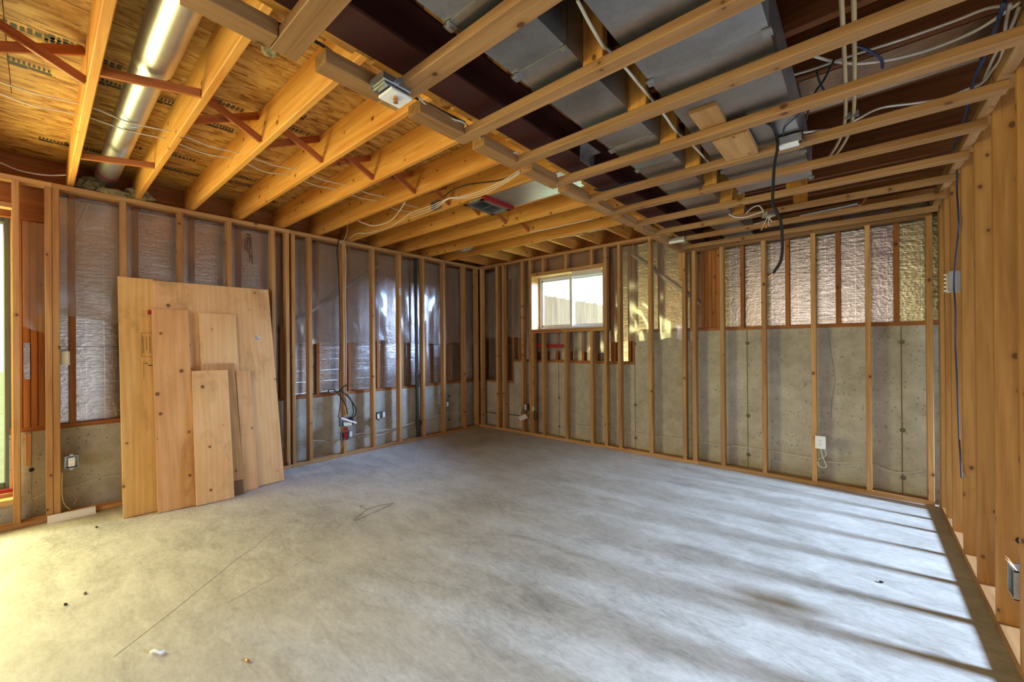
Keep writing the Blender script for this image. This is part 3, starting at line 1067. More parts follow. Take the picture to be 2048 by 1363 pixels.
# ------------------------------------------------------------------ round duct between the first two joists
rd = empty('round_duct', 'shiny round metal duct between two floor joists', 'duct', (-3.4, .395, 2.73))
yc, zc = .396, 2.834
cyl('pipe_section', rd, (-1.75, yc, zc - .012), (-2.76, yc, zc - .012), .083, 'bright_metal', 40)
ps = cyl('pipe_section', rd, (-2.74, yc, zc), (-3.52, yc, zc), .074, 'bright_metal', 40)
cyl('pipe_section', rd, (-3.50, yc, zc - .002), (-4.93, yc, zc - .006), .072, 'bright_metal', 40)
cyl('crimp_ring', ps, (-2.755, yc, zc - .012), (-2.775, yc, zc - .012), .0835, 'bright_metal', 40, r2=.076)
cyl('seam_bead', ps, (-3.505, yc, zc), (-3.515, yc, zc), .0765, 'bright_metal', 40)
cyl('seam_bead', ps, (-3.70, yc, zc), (-3.706, yc, zc), .0745, 'bright_metal', 40)
cyl('tape_band', rd, (-4.72, yc, zc - .006), (-4.745, yc, zc - .006), .0745, 'red', 40)


def lump(name, parent, c, r, mat, seed, squash=(1, 1, .6), sub=3, amp=.45):
    bm_ = bmesh.new()
    bmesh.ops.create_icosphere(bm_, subdivisions=sub, radius=1)
    for v in bm_.verts:
        n = 1 + amp * noise.noise(v.co * 2.3 + Vector((seed, 0, 0))) + amp * .5 * noise.noise(v.co * 6 + Vector((seed, 3, 0)))
        v.co = Vector((v.co.x * squash[0], v.co.y * squash[1], v.co.z * squash[2])) * r * n
    me = bpy.data.meshes.new(name)
    bm_.to_mesh(me)
    bm_.free()
    me.materials.append(M[mat])
    o = bpy.data.objects.new(name, me)
    o.location = c
    return link(o, parent)


wt = empty('insulation_wad', 'tan mineral wool wad stuffed under the round duct at the wall', 'insulation', (-4.85, .43, ZT))
lump('wool_tuft', wt, (-4.86, .43, ZT + .020), .070, 'wool', 3, (.9, 1.4, .4))
lump('wool_tuft', wt, (-4.90, .60, ZT + .05), .075, 'wool', 5, (.9, 1.3, .75))
lump('wool_tuft', wt, (-4.95, .30, ZT + .07), .08, 'wool', 7, (.8, 1.0, .8))
c = onz(553, 70, 2.47)
wt2 = empty('insulation_wad', 'torn dark wool and foam wad beside a dropped lumber strip', 'insulation', c)
lump('wool_tuft', wt2, c, .030, 'wool', 13, (1.3, 1.0, 1.3))
lump('wool_tuft', wt2, c + Vector((-.03, -.01, -.045)), .028, 'wool', 17, (1.3, 1.0, .6))
# dark insulation batts between joists at the outer wall
# ------------------------------------------------------------------ panned return and register boot
rp = empty('return_panel', 'shiny sheet metal panel nailed between two joists', 'panel', (-2.2, 2.77, ZJ))
box('sheet', rp, (-2.515, 2.604, ZJ - .003), (-1.62, 2.966, ZJ - .001), 'bright_metal')
for x in (-2.3, -2.0, -1.8):
    cyl('nail', rp, (x, 2.972, ZJ - .03), (x, 2.972, ZJ + .002), .0016, 'galv', 6)
bo = empty('register_boot', 'open rectangular register boot with a red taped edge between joists', 'register', (-2.65, 2.76, 2.64))
x0, x1, y0, y1 = -2.775, -2.530, 2.565, 2.955
boxes('flange', bo, [((x0, y0, 2.648), (x1, y0 + .035, 2.652)), ((x0, y1 - .035, 2.648), (x1, y1, 2.652)), ((x0, y0, 2.648), (x0 + .04, y1, 2.652)), ((x1 - .04, y0, 2.648), (x1, y1, 2.652))], 'bright_metal')
boxes('boot_wall', bo, [((x0 + .036, y0 + .03, 2.652), (x0 + .04, y1 - .03, 2.80)), ((x1 - .04, y0 + .03, 2.652), (x1 - .036, y1 - .03, 2.80)), ((x0 + .036, y0 + .03, 2.652), (x1 - .036, y0 + .034, 2.80)), ((x0 + .036, y1 - .034, 2.652), (x1 - .036, y1 - .03, 2.80))], 'galv')
box('boot_back', bo, (x0 + .036, y0 + .03, 2.80), (x1 - .036, y1 - .03, 2.804), 'dark')
bar('cross_wire', bo, (x0 + .05, 2.77, 2.655), (x1 - .05, 2.75, 2.655), .004, .004, 'galv')
box('tape_strip', bo, (-2.530, 2.560, 2.650), (-2.500, 2.962, 2.676), 'red')
# foil panned bay beyond the ducts
fp = empty('foil_panel', 'foil insulation sheet stapled between joists above the partition side', 'panel', (.1, 2.7, ZJ))
box('sheet', fp, (-.30, 2.53, ZJ + .004), (.43, 2.885, ZJ + .008), 'foil')
box('edge_tape', fp, (-.30, 2.878, ZJ - .002), (.43, 2.888, ZJ + .004), 'bright_metal')

# ------------------------------------------------------------------ water pipes
for px0, dx, lab in ((1685, 0, 'beige plastic water pipe nearer the ducts'), (1708, 0, 'beige plastic water pipe nearer the partition')):
    a = onz(px0, 20, 2.6)
    x = -.046 if px0 == 1685 else -.012
    pp = empty('water_pipe', lab, 'pipe', (x, 2, 2.6))
    tube('pipe', pp, [(x, -2.5, 2.60), (x, 1.0, 2.60), (x, 2.0, 2.60), (x - .003, 2.5, 2.60), (x - .012, 2.9, 2.60), (x - .04, 3.15, 2.59), (x - .10, 3.42, 2.60), (x - .16, 3.6, 2.63)], .0085, 'pex')
    box('pipe_clip', pp, (x - .012, 2.09, 2.588), (x + .012, 2.11, 2.612), 'black')
    box('pipe_clip', pp, (x - .012, 2.885, 2.586), (x + .012, 2.905, 2.612), 'galv')
# thin gas line near the back wall
gp = empty('metal_pipe', 'thin grey metal pipe with a brass tee above the back wall strips', 'pipe', (-.1, 4.5, 2.5))
a, b = onz(1600, 431, 2.50), onz(1716, 406, 2.50)
cyl('pipe', gp, a, b, .014, 'galv', 14)
cyl('tee', gp, b + Vector((.01, 0, -.02)), b + Vector((.05, .05, .05)), .012, 'copper', 12)

# ------------------------------------------------------------------ black drain pipe in the left wall
dp = empty('drain_pipe', 'black plastic vent pipe standing between two studs of the left wall', 'pipe', (-4.90, 3.6, 0))
cyl('pipe', dp, (-4.905, 3.585, 2.66), (-4.905, 3.600, .32), .025, 'abs', 20)
cyl('pipe', dp, (-4.905, 3.600, .34), (-4.900, 3.606, .02), .026, 'abs', 20)
cyl('coupling', dp, (-4.905, 3.600, .87), (-4.905, 3.600, .95), .031, 'abs', 20)
cyl('coupling', dp, (-4.905, 3.604, .19), (-4.905, 3.604, .28), .033, 'abs', 20)
cyl('side_inlet', dp, (-4.905, 3.604, .235), (-4.885, 3.66, .235), .024, 'abs', 16)

# ------------------------------------------------------------------ plywood sheets leaning on the left wall


def leaning(label, bl, br, top_px, xtop, mat, thick=.013):
    """bl, br: bottom front corners on the floor; the top window-end corner lies on top_px at x = xtop"""
    bl, br = Vector(bl), Vector(br)
    tl = onx(top_px[0], top_px[1], xtop)
    X = (tl - bl)
    h = X.length
    X.normalize()
    Y0 = br - bl
    wd = Y0.length
    Y = (Y0 - X * Y0.dot(X)).normalized()
    N = Y.cross(X)
    if N.x < 0:
        N = -N
    Yv = N.cross(X)
    o = bpy.data.objects.new('plywood_sheet', lumber_mesh(h, wd, thick, mat, .0012))
    o.rotation_euler = Matrix((X, Yv, N)).transposed().to_euler()
    c = bl + X * (h / 2) + Y * (wd / 2) - N * (thick / 2)
    low = min((c - X * (h / 2) + Y * (wd / 2) * s1 + N * (thick / 2) * s2).z for s1 in (-1, 1) for s2 in (-1, 1))
    o.location = c + Vector((0, 0, .0005 - low))
    COL.objects.link(o)
    tag(o, label, 'plywood', group='plywood sheets leaning on the left wall')
    return o, X, Y, N


B = {}
B['S2'] = leaning('widest plywood sheet at the back of the leaning stack with a small paper sticker', (-4.452, .690, 0), (-4.451, 1.632, 0), (304.5, 561), -4.815, 'ply_b')
B['S1'] = leaning('tall golden plywood strip at the window end of the leaning stack with a framed stamp', (-4.462, .444, 0), (-4.458, .674, 0), (235, 553), -4.825, 'ply_a')
B['S3'] = leaning('long plywood board with a pinkish top end beside the tall golden strip', (-4.382, .642, 0), (-4.360, .895, 0), (303, 618), -4.742, 'ply_c')
B['S4'] = leaning('mid-height pale plywood board with a bold grain over the widest sheet', (-4.425, .985, 0), (-4.425, 1.285, 0), (397, 626), -4.739, 'ply_e')
B['F3'] = leaning('narrow short plywood offcut against the lower half of the widest sheet', (-4.404, 1.262, 0), (-4.412, 1.385, 0), (472, 742), -4.615, 'ply_c')
B['F2'] = leaning('short weathered plywood board with a dark stained foot', (-4.350, .985, 0), (-4.356, 1.252, 0), (401, 729), -4.622, 'ply_d')
B['F1'] = leaning('short pale plywood board standing in front of all the others', (-4.315, .883, 0), (-4.303, 1.158, 0), (383, 743), -4.598, 'ply_e')
# sticker, clip and stamp on the sheets


def on_sheet(key, name, u, v, wu, wv, mat, off=.0008):
    """thin patch on the front of a sheet: v metres up the board, u metres along from its window-end edge"""
    o, X, Y, N = B[key]
    bl = Vector(o.location) - X * (o.data.vertices[8].co.x) + N * .007 - Y * (abs(o.data.vertices[1].co.y))
    c0 = bl + X * v + Y * u + N * off
    vs_ = [c0, c0 + Y * wu, c0 + Y * wu + X * wv, c0 + X * wv]
    vs_ += [p_ - N * .0006 for p_ in vs_]
    ob = mesh_obj(name, None, vs_, [(0, 1, 2, 3), (7, 6, 5, 4), (0, 4, 5, 1), (1, 5, 6, 2), (2, 6, 7, 3), (3, 7, 4, 0)], mat)
    bpy.context.view_layer.update()
    ob.parent = o
    ob.matrix_parent_inverse = o.matrix_world.inverted()
    return ob


on_sheet('S2', 'sticker', .775, 1.445, .060, .040, 'paper')
for k in range(3):
    on_sheet('S2', 'sticker_print', .782 + .012 * k, 1.452, .008, .008, 'ink', .0016)
on_sheet('S2', 'sticker_print', .780, 1.470, .016, .008, 'ink', .0016)
for u, v, a, b in ((0.138, 1.30, 0.002, 0.210), (0.138, 1.30, 0.075, 0.002), (0.138, 1.51, 0.075, 0.002), (0.147, 1.33, 0.003, 0.150), (0.170, 1.36, 0.003, 0.120), (0.192, 1.33, 0.003, 0.150), (0.147, 1.10, 0.002, 0.160), (0.177, 1.22, 0.030, 0.008), (0.157, 1.24, 0.020, 0.006)):
    on_sheet('S1', 'stamp_print', u, v, a, b, 'ink')
on_sheet('F2', 'dark_stain', .19, .0, .074, .13, plain('dark_stain', lin(120, 88, 50), .7))
rc = onx(300, 624, -4.755)
rb = empty('red_clip', 'small red plastic clip peeking out at the top edge of a leaning board', 'clip', rc)
boxes('clip_body', rb, [(rc + Vector((-.012, -.014, -.018)), rc + Vector((.004, .018, .018))), (rc + Vector((-.012, .018, .010)), rc + Vector((-.002, .05, .016)))], 'red')

# ------------------------------------------------------------------ electrical boxes and devices


def device_box(name, label, c, axis, w=.055, h=.095, d=.06, face='white', body='galv', cat='outlet box', slots=True, plate=None, group=None):
    """box with its open face at c, facing the room (axis 'x' faces +x, 'y' faces -y)"""
    e = empty(name, label, cat, c, group=group)
    c = Vector(c)

    def P(u, dd, v):
        return c + (Vector((-dd, u, v)) if axis == 'x' else Vector((u, dd, v)))

    def bxs(nm, lst, mat, par=e):
        ls = []
        for (u0, d0, v0), (u1, d1, v1) in lst:
            ls.append((P(u0, d0, v0), P(u1, d1, v1)))
        return boxes(nm, par, ls, mat)
    hw, hh, t_ = w / 2, h / 2, .003
    bxs('box_shell', [((-hw, .001, -hh), (-hw + t_, d, hh)), ((hw - t_, .001, -hh), (hw, d, hh)), ((-hw, .001, -hh), (hw, d, -hh + t_)), ((-hw, .001, hh - t_), (hw, d, hh)), ((-hw, d - t_, -hh), (hw, d, hh))], body)
    bxs('mounting_ear', [((-.01, -.001, hh), (.01, .001, hh + .012))], body)
    bxs('mounting_ear', [((-.01, -.001, -hh - .012), (.01, .001, -hh))], body)
    if plate:
        pl = bxs('cover_plate', [((-plate[0] / 2, -.006, -plate[1] / 2), (plate[0] / 2, -.001, plate[1] / 2))], face)
        r = bxs('receptacle', [((-.017, -.010, -.034), (.017, -.006, .034))], face)
        yy = -.0104
    else:
        r = bxs('receptacle', [((-.017, -.004, -.034), (.017, .02, .034))], face)
        yy = -.0044
    if slots:
        for s in (-1, 1):
            cz = s * .017
            bxs('slot', [((-.008, yy, cz - .002), (-.0055, yy + .001, cz + .008)), ((.0055, yy, cz - .002), (.008, yy + .001, cz + .008)), ((-.0025, yy, cz - .012), (.0025, yy + .001, cz - .007))], 'ink', r)
    return e


c = onx(132, 925, XA + .002)
device_box('outlet_box', 'metal outlet box with white receptacle low on the doubled studs by the big window', (XA + .004, c.y + .03, c.z), 'x', w=.075, h=.10)
c = onx(130, 716, XA)
sb = empty('switch_box', 'cream rounded switch cover on foil beside the doubled studs', 'switch', (XA - .03, c.y, c.z))
lumber('cover', sb, (XA - .034, c.y - .022, c.z - .05), (XA - .026, c.y + .022, c.z + .05), 'cream', .008)
boxes('back_box', sb, [((XA - .075, c.y - .028, c.z - .055), (XA - .036, c.y + .028, c.z + .055))], 'galv')
c = onx(762, 831, XA)
device_box('outlet_box', 'white receptacle beside a stud near the black vent pipe', (XA + .001, 2.935, c.z), 'x', w=.05, h=.085, body='black')
device_box('outlet_box', 'second white receptacle mounted further from the stud near the black vent pipe', (XA - .02, 3.03, c.z + .005), 'x', w=.05, h=.085, body='galv')
device_box('outlet_box', 'pale outlet box on the third stud before the back corner', (XA - .02, 4.135, .45), 'x', w=.05, h=.085, slots=False, body='galv')
# cluster on the stud carrying the black cables
c1 = onx(690, 845, XA)
jb = empty('junction_box', 'open metal junction box with a white strap on the stud with coiled black cable', 'junction box', (XA, 2.48, .43))
boxes('box_shell', jb, [((XA + .001, 2.40, .38), (XA + .05, 2.404, .49)), ((XA + .001, 2.56, .38), (XA + .05, 2.564, .49)), ((XA + .001, 2.40, .38), (XA + .05, 2.564, .384)), ((XA + .001, 2.40, .486), (XA + .05, 2.564, .49)), ((XA + .001, 2.40, .38), (XA + .004, 2.564, .49))], 'galv')
bar('white_strap', jb, (XA + .055, 2.40, .49), (XA + .055, 2.60, .40), .020, .004, 'white', upv=(1, 0, 0))
bar('cardboard_flap', jb, (XA + .04, 2.44, .41), (XA + .05, 2.54, .405), .05, .004, 'cream', upv=(1, 0, .3))
ob_ = device_box('outlet_box', 'metal outlet box wrapped in red tape below the open junction box', (XA + .045, 2.455, .262), 'x', w=.09, h=.10, d=.04, face='red', slots=False)
boxes('tape_wrap', ob_, [((XA + .050, 2.452, .235), (XA + .054, 2.478, .315)), ((XA + .046, 2.448, .320), (XA + .056, 2.490, .365))], 'red')
device_box('outlet_box', 'white receptacle with red sockets beside the taped outlet box', (XA + .01, 2.545, .265), 'x', w=.05, h=.09, face='white')
# back wall devices
c = ony(1050, 817, YB)
device_box('outlet_box', 'white receptacle with a black plug in a shaded stud bay below the small window', (-3.885, YB + .0, .41), 'y', w=.055, h=.10)
device_box('outlet_box', 'small pale outlet beside the second stud below the small window', (-3.735, YB - .004, .40), 'y', w=.030, h=.075, slots=False, face='cream')
o1 = device_box('outlet_box', 'white plated duplex outlet standing proud of the back wall studs', (-.296, YB - .050, .425), 'y', w=.05, h=.09, d=.05, plate=(.080, .118))
# partition devices
c = onx(1905, 565, XC)
pb = empty('junction_box', 'white ribbed and metal box high on the yellow partition studs', 'junction box', (XC, 4.11, 1.765))
boxes('metal_half', pb, [((XC - .02, 4.055, 1.70), (XC + .06, 4.085, 1.84)), ((XC - .024, 4.050, 1.71), (XC - .02, 4.09, 1.83))], 'galv')
boxes('ribbed_half', pb, [((XC - .02, 4.10, 1.705), (XC + .05, 4.19, 1.835))] + [((XC - .03, 4.19, 1.715 + .028 * k), (XC + .03, 4.205, 1.725 + .028 * k)) for k in range(5)], 'white')
c = onx(2022, 1135, XC + .02)
pb2 = empty('junction_box', 'open metal box with a loose white cable low on the yellow partition', 'junction box', (XC + .02, 2.75, .30))
yb2 = 2.548 + T + .13
boxes('box_shell', pb2, [((XC - .004, 2.640, .285), (XC + .06, 2.645, .405)), ((XC - .004, 2.735, .285), (XC + .06, 2.74, .405)), ((XC - .004, 2.64, .285), (XC + .06, 2.74, .289)), ((XC - .004, 2.64, .401), (XC + .06, 2.74, .405)), ((XC + .056, 2.64, .285), (XC + .06, 2.74, .405))], 'galv')
for k in range(5):
    bar('wire_tail', pb2, (XC + .01, 2.66 + .015 * k, .40), (XC - .012 - .004 * (k % 2), 2.655 + .018 * k, .425 + .006 * (k % 3)), .003, .003, 'copper')
box('blue_insert', pb2, (XC - .002, 2.69, .295), (XC + .0, 2.70, .395), 'blue_wire')

# ceiling boxes
c = onz(790, 172, ZS)
lb = empty('ceiling_box', 'metal ceiling box with a square white plate on a dropped lumber strip', 'ceiling box', (c.x, c.y, ZS - .05))
lumber('metal_tray', lb, (c.x - .065, c.y - .075, ZS - .020), (c.x + .035, c.y + .05, ZS + .012), 'galv', .004)
lumber('metal_tray', lb, (c.x - .055, c.y - .065, ZS - .034), (c.x + .030, c.y + .045, ZS - .022), 'galv', .004)
lumber('white_plate', lb, (c.x - .048, c.y - .045, ZS - .052), (c.x + .045, c.y + .05, ZS - .040), 'white', .003)
boxes('mounting_ear', lb, [((c.x + .03, c.y - .03, ZS - .012), (c.x + .075, c.y - .005, ZS - .009))], 'galv')
cyl('brass_socket', lb, (c.x, c.y + .003, ZS - .066), (c.x, c.y + .003, ZS - .052), .010, 'copper', 12)
cyl('brass_socket', lb, (c.x + .014, c.y - .008, ZS - .062), (c.x + .014, c.y - .008, ZS - .052), .008, 'copper', 12)
c = onz(1582, 280, ZS + .03)
mb = empty('ceiling_box', 'square metal wiring box with a white strip on a dropped lumber strip', 'ceiling box', (c.x, c.y, ZS))
boxes('box_shell', mb, [((c.x - .055, c.y - .035, ZS + .002), (c.x + .055, c.y - .03, ZS + .05)), ((c.x - .055, c.y - .035, ZS + .046), (c.x + .055, c.y + .05, ZS + .05)), ((c.x - .055, c.y - .035, ZS + .002), (c.x - .051, c.y + .05, ZS + .05)), ((c.x + .051, c.y - .035, ZS + .002), (c.x + .055, c.y + .05, ZS + .05))], 'galv')
box('white_strip', mb, (c.x - .05, c.y - .045, ZS - .006), (c.x + .035, c.y + .01, ZS + .001), 'white')
c = onz(1352, 482, ZS)
sbx = empty('ceiling_box', 'small grey and white box at the corner of the dropped frame by the back wall', 'ceiling box', (c.x, c.y, ZS))
box('metal_half', sbx, (c.x - .06, c.y - .03, ZS - .002), (c.x + .09, c.y + .02, ZS + .03), 'galv')
box('white_half', sbx, (c.x - .06, c.y - .032, ZS - .020), (c.x + .085, c.y + .0, ZS - .003), 'white')
c = onz(1537, 428, ZS - .01)
oc = empty('octagon_box', 'grey octagonal box with hanging wire tails under a dropped strip', 'ceiling box', (c.x, c.y, ZS - .03))
cyl('box_shell', oc, (c.x, c.y, ZS - .028), (c.x, c.y, ZS - .001), .052, 'galv', 8, smooth=False)
for k, (dx, dz) in enumerate(((-.05, -.10), (.0, -.085), (.03, -.06))):
    tube('wire_tail', oc, [(c.x + .01 * k, c.y, ZS - .02), (c.x + dx * .3, c.y, ZS - .05), (c.x + dx, c.y, ZS + dz - .02)], .0035, 'white_wire')
for k in range(4):
    cyl('wire_nut', oc, (c.x - .05 + .03 * k, c.y, ZS - .13 + .012 * k), (c.x - .045 + .03 * k, c.y, ZS - .105 + .012 * k), .006, 'copper', 8)
tube('clamp_bar', oc, [(c.x - .12, c.y, ZS - .075), (c.x - .03, c.y, ZS - .06)], .005, 'galv', False)
c = onz(862, 415, ZJ + .01)
jb2 = empty('ceiling_box', 'small steel box on the side of a joist beside a bundle of white cables', 'ceiling box', (c.x, 2.19 - .03, ZJ))
boxes('box_shell', jb2, [((c.x - .05, 2.585 - T / 2 - .045, ZJ + .01), (c.x + .05, 2.585 - T / 2 - .001, ZJ + .085))], 'galv')
lump('wire_bundle', jb2, (c.x - .01, 2.585 - T / 2 - .05, ZJ + .035), .030, 'blue_wire', 4, (1.2, .6, 1), 2)
# flexible foil duct end above the back corner
c = onz(935, 497, ZJ + .03)
fd = empty('flex_duct', 'crumpled foil duct end tucked between joists near the back corner', 'duct', (c.x, c.y, ZJ))
lump('duct_end', fd, (c.x, c.y - .02, ZJ + .04), .085, 'bright_metal', 9, (1.5, .7, .6), 3, .25)
tube('flex_pipe', fd, [(c.x - .1, c.y, ZJ + .05), (c.x - .35, c.y - .02, ZJ + .06), (c.x - .6, c.y - .03, ZJ + .08)], .028, 'bright_metal')

# ------------------------------------------------------------------ cables


def cable(label, pts, r, mat, cat='cable'):
    o = tube('electrical_cable', None, pts, r, mat)
    return tag(o, label, cat)


def sagging(x, ys, z, sag):
    pts = []
    for a, b in zip(ys, ys[1:]):
        pts.append((x + random.uniform(-.01, .01), a, z))
        pts.append((x + random.uniform(-.012, .012), (a + b) / 2, z - sag * random.uniform(.6, 1.4)))
    pts.append((x, ys[-1], z))
    return pts


cable('white cable threaded through the left joists on the beam side', sagging(-3.42, [-1.03, -.62, -.21] + JL[:7], 2.77, .015), .0042, 'white_wire')
cable('white cable threaded through the left joists nearer the window wall', sagging(-3.57, [-1.03, -.62, -.21] + JL[:7], 2.77, .022), .0042, 'white_wire')
a = [onz(px, py, ZT + .07) for px, py in ((0, 325), (40, 341), (90, 350), (132, 350))]
cable('white cable sagging above the top plate by the big window', a, .005, 'white_wire')


def zpath(pts, z):
    return [onz(px, py, z if not isinstance(z, (list, tuple)) else zz) for (px, py), zz in zip(pts, z if isinstance(z, (list, tuple)) else [z] * len(pts))]


cable('white cable draped along the rim of the dropped frame', zpath([(838, 194), (852, 210), (880, 228), (905, 238), (930, 247), (960, 275), (985, 288), (1010, 300), (1037, 307)], ZS + .045), .005, 'white_wire')
cable('white cable between the two ducts', zpath([(1155, 0), (1180, 48), (1205, 90), (1218, 102), (1250, 135), (1275, 165), (1300, 195), (1330, 232), (1352, 262), (1390, 295), (1420, 328)], ZS + .075), .006, 'white_wire')
cable('black cable behind the rim of the dropped frame', zpath([(500, 20), (545, 42), (640, 88), (700, 130), (760, 160), (850, 205), (930, 245)], ZS + .09), .006, 'black')
for k, off in enumerate((0, 3, 6)):
    cable(('upper', 'middle', 'lower')[k] + ' white cable of the bundle below the joists beside the sheet metal panel',
          zpath([(1040, 340 + off), (1005, 361 + off * 1.3), (960, 382 + off * 1.6), (920, 393 + off * .7), (897, 396 + off * .3), (870, 408 + off * 1.4), (820, 426 + off * 1.8)], ZJ - .012 - .003 * k), .0032, 'white_wire')
cable('black cable curving above the white bundle beside the sheet metal panel', zpath([(1042, 342), (1000, 360), (940, 368), (905, 380), (888, 393)], ZJ - .006), .005, 'black')
cable('white cable hanging in a loop below the joists toward the black-cabled stud', zpath([(810, 404), (800, 420), (780, 442), (750, 451), (730, 447), (716, 441)], [ZJ - .01, ZJ - .03, ZJ - .05, ZJ - .06, ZJ - .03, ZJ + .01]), .0045, 'white_wire')
cable('white cable crossing below the joists to the top of the left wall', zpath([(822, 425), (795, 445), (770, 458), (735, 466), (713, 467), (697, 478)], [ZJ - .01, ZJ - .03, ZJ - .03, ZJ - .02, ZJ - .01, ZJ + .01]), .0045, 'white_wire')
cable('white cable dropping to the top plate above the black-cabled stud', [onx(696, 450, XA + .03), onx(692, 472, XA + .02), onx(684, 484, XA + .02), onx(677, 480, XA - .02)], .0045, 'white_wire')
cable('bright white tube clipped along the underside of a joist near the back corner', zpath([(1060, 464), (1120, 452), (1186, 437)], ZJ - .007), .006, 'white_wire')
cable('short white wire stub below the joists by the dropped frame corner', zpath([(1175, 465), (1195, 460), (1212, 458)], ZJ - .02), .004, 'white_wire')
cable('thin white wire below the short joists near the small window', zpath([(1120, 475), (1150, 471), (1168, 469)], ZJ - .02), .003, 'white_wire')
# black cables on the stud at y = 2.48
cable('black cable stapled down the left face of a stud to the coil', [onx(px, py, XA + .006) for px, py in ((678, 478), (674, 500), (677, 540), (679, 600), (680, 680), (679, 740), (679, 775), (681, 800), (677, 835))], .006, 'black')
cable('coiled black cable looped around the stud above the junction box', [onx(px, py, XA + .016) for px, py in ((696, 768), (686, 774), (676, 783), (662, 788), (656, 782), (664, 778), (674, 784), (684, 797), (692, 812), (695, 828))], .007, 'black')
cable('slack black cable bowing out from the coil to the junction box', [onx(px, py, XA + .03) for px, py in ((680, 780), (692, 789), (702, 800), (711, 815), (712, 825), (706, 835), (698, 840))], .007, 'black')
cable('second slack black cable beside the coil on the stud', [onx(px, py, XA + .028) for px, py in ((694, 788), (703, 801), (706, 815), (707, 826), (699, 838))], .006, 'black')
cable('white cable stapled down the front of the black-cabled stud', [onx(px, py, XA + .004) for px, py in ((690, 486), (692, 520), (691, 600), (693, 700), (692, 770), (694, 790))], .004, 'white_wire')
# horizontal cables behind the studs
cable('dark and white cable run along the left wall to the back corner', [onx(px, py, XA - .105) for px, py in ((708, 870), (740, 862), (790, 856), (835, 842), (870, 832), (905, 825), (930, 827), (950, 822))], .005, 'white_wire')
cable('slack white cable below the one running to the back corner', [onx(px, py, XA - .11) for px, py in ((715, 874), (742, 866), (765, 868), (800, 852), (830, 845))], .004, 'white_wire')
cable('pair of white cables entering the taped outlet box from the window side', [onx(px, py, XA - .11) for px, py in ((560, 892), (600, 884), (640, 880), (662, 884), (684, 876))], .0045, 'white_wire')
cable('thin tan cable falling from the taped outlet box to the floor', [onx(691, 873, XA + .05), onx(686, 888, XA + .045), onx(676, 905, XA + .05), onx(668, 918, XA + .06), onz(655, 924, .006), onz(642, 932, .004)], .003, 'pex')
cable('grey cable along the concrete between the window and the leaning plywood', [onx(px, py, XAO + .012) for px, py in ((-20, 1022), (20, 1016), (47, 1008), (92, 984), (145, 972), (200, 955), (245, 950))], .004, 'white_wire')
cable('thin cable drooping from the outlet box on the doubled studs', [onx(px, py, XA - .07) for px, py in ((129, 943), (132, 965), (142, 985), (152, 996), (148, 1010))], .003, 'pex')
cable('thin cable trailing from the outlet box to the bottom plate', [onx(px, py, XA + .004) for px, py in ((125, 945), (124, 975), (126, 1000), (134, 1014), (142, 1018))], .003, 'pex')
cable('loose white tape strip hanging above foil near the doubled studs', [onx(px, py, XAO - .04) for px, py in ((178, 406), (168, 428), (158, 448), (152, 462), (150, 470))], .006, 'paper')
cable('dark cable along the back wall from the corner to the shaded outlet', [ony(px, py, YB + .10) for px, py in ((965, 822), (990, 826), (1010, 829), (1025, 829), (1042, 832))], .005, 'black')
cable('long white cable running behind the back wall studs', [ony(px, py, YB + .11) for px, py in ((1140, 846), (1190, 855), (1235, 860), (1298, 869), (1365, 878), (1440, 888), (1525, 898), (1600, 911), (1630, 916))], .005, 'white_wire')
cable('white cable sagging behind the last studs of the back wall', [ony(px, py, YB + .11) for px, py in ((1636, 922), (1690, 925), (1740, 926), (1775, 940), (1810, 945), (1850, 941))], .005, 'white_wire')
cable('white loop hanging below the white plated outlet', [ony(px, py, YB - .02) for px, py in ((1641, 893), (1644, 908), (1650, 924), (1653, 932), (1646, 935), (1638, 930), (1636, 922))], .005, 'white_wire')
cable('second white loop hanging below the white plated outlet', [ony(px, py, YB + .0) for px, py in ((1647, 894), (1652, 905), (1651, 911), (1644, 914), (1637, 918))], .004, 'white_wire')
cable('short black plug cord from the shaded outlet to the tag', [ony(px, py, YB - .03) for px, py in ((1050, 813), (1045, 820), (1043, 826), (1046, 832))], .005, 'black')
cable('black loop of cord below the small pale outlet', [ony(px, py, YB - .012) for px, py in ((1069, 820), (1068, 832), (1070, 839), (1074, 834), (1073, 824))], .006, 'black')
tg = empty('paper_tag', 'cream paper tag hanging on a cord in a shaded stud bay', 'tag', ony(1046, 834, YB - .035))
c = ony(1046, 834, YB - .035)
bar('card', tg, c + Vector((-.075, .0, -.035)), c + Vector((.07, .0, .03)), .07, .002, 'paper', upv=(0, 1, .35))
# hanging black cable under the dropped frame
yh = 2.55
pts = [onz(1528, 243, ZS + .06), onz(1543, 250, ZS + .03)]
for px, py in ((1552, 268), (1555, 295), (1549, 330), (1546, 380), (1546, 408), (1553, 422), (1562, 445), (1565, 490), (1562, 520), (1552, 538), (1546, 546)):
    pts.append(ony(px, py, yh))
hc = empty('electrical_cable', 'thick black cable hanging down from the dropped ceiling strips', 'cable', pts[1])
tube('jacket', hc, pts, .0075, 'black')
tube('bare_tail', hc, [pts[-1], ony(1541, 550, yh), ony(1537, 554, yh)], .004, 'copper')
tube('bare_tail', hc, [pts[-1], ony(1541, 548, yh), ony(1535, 551, yh)], .003, 'black')
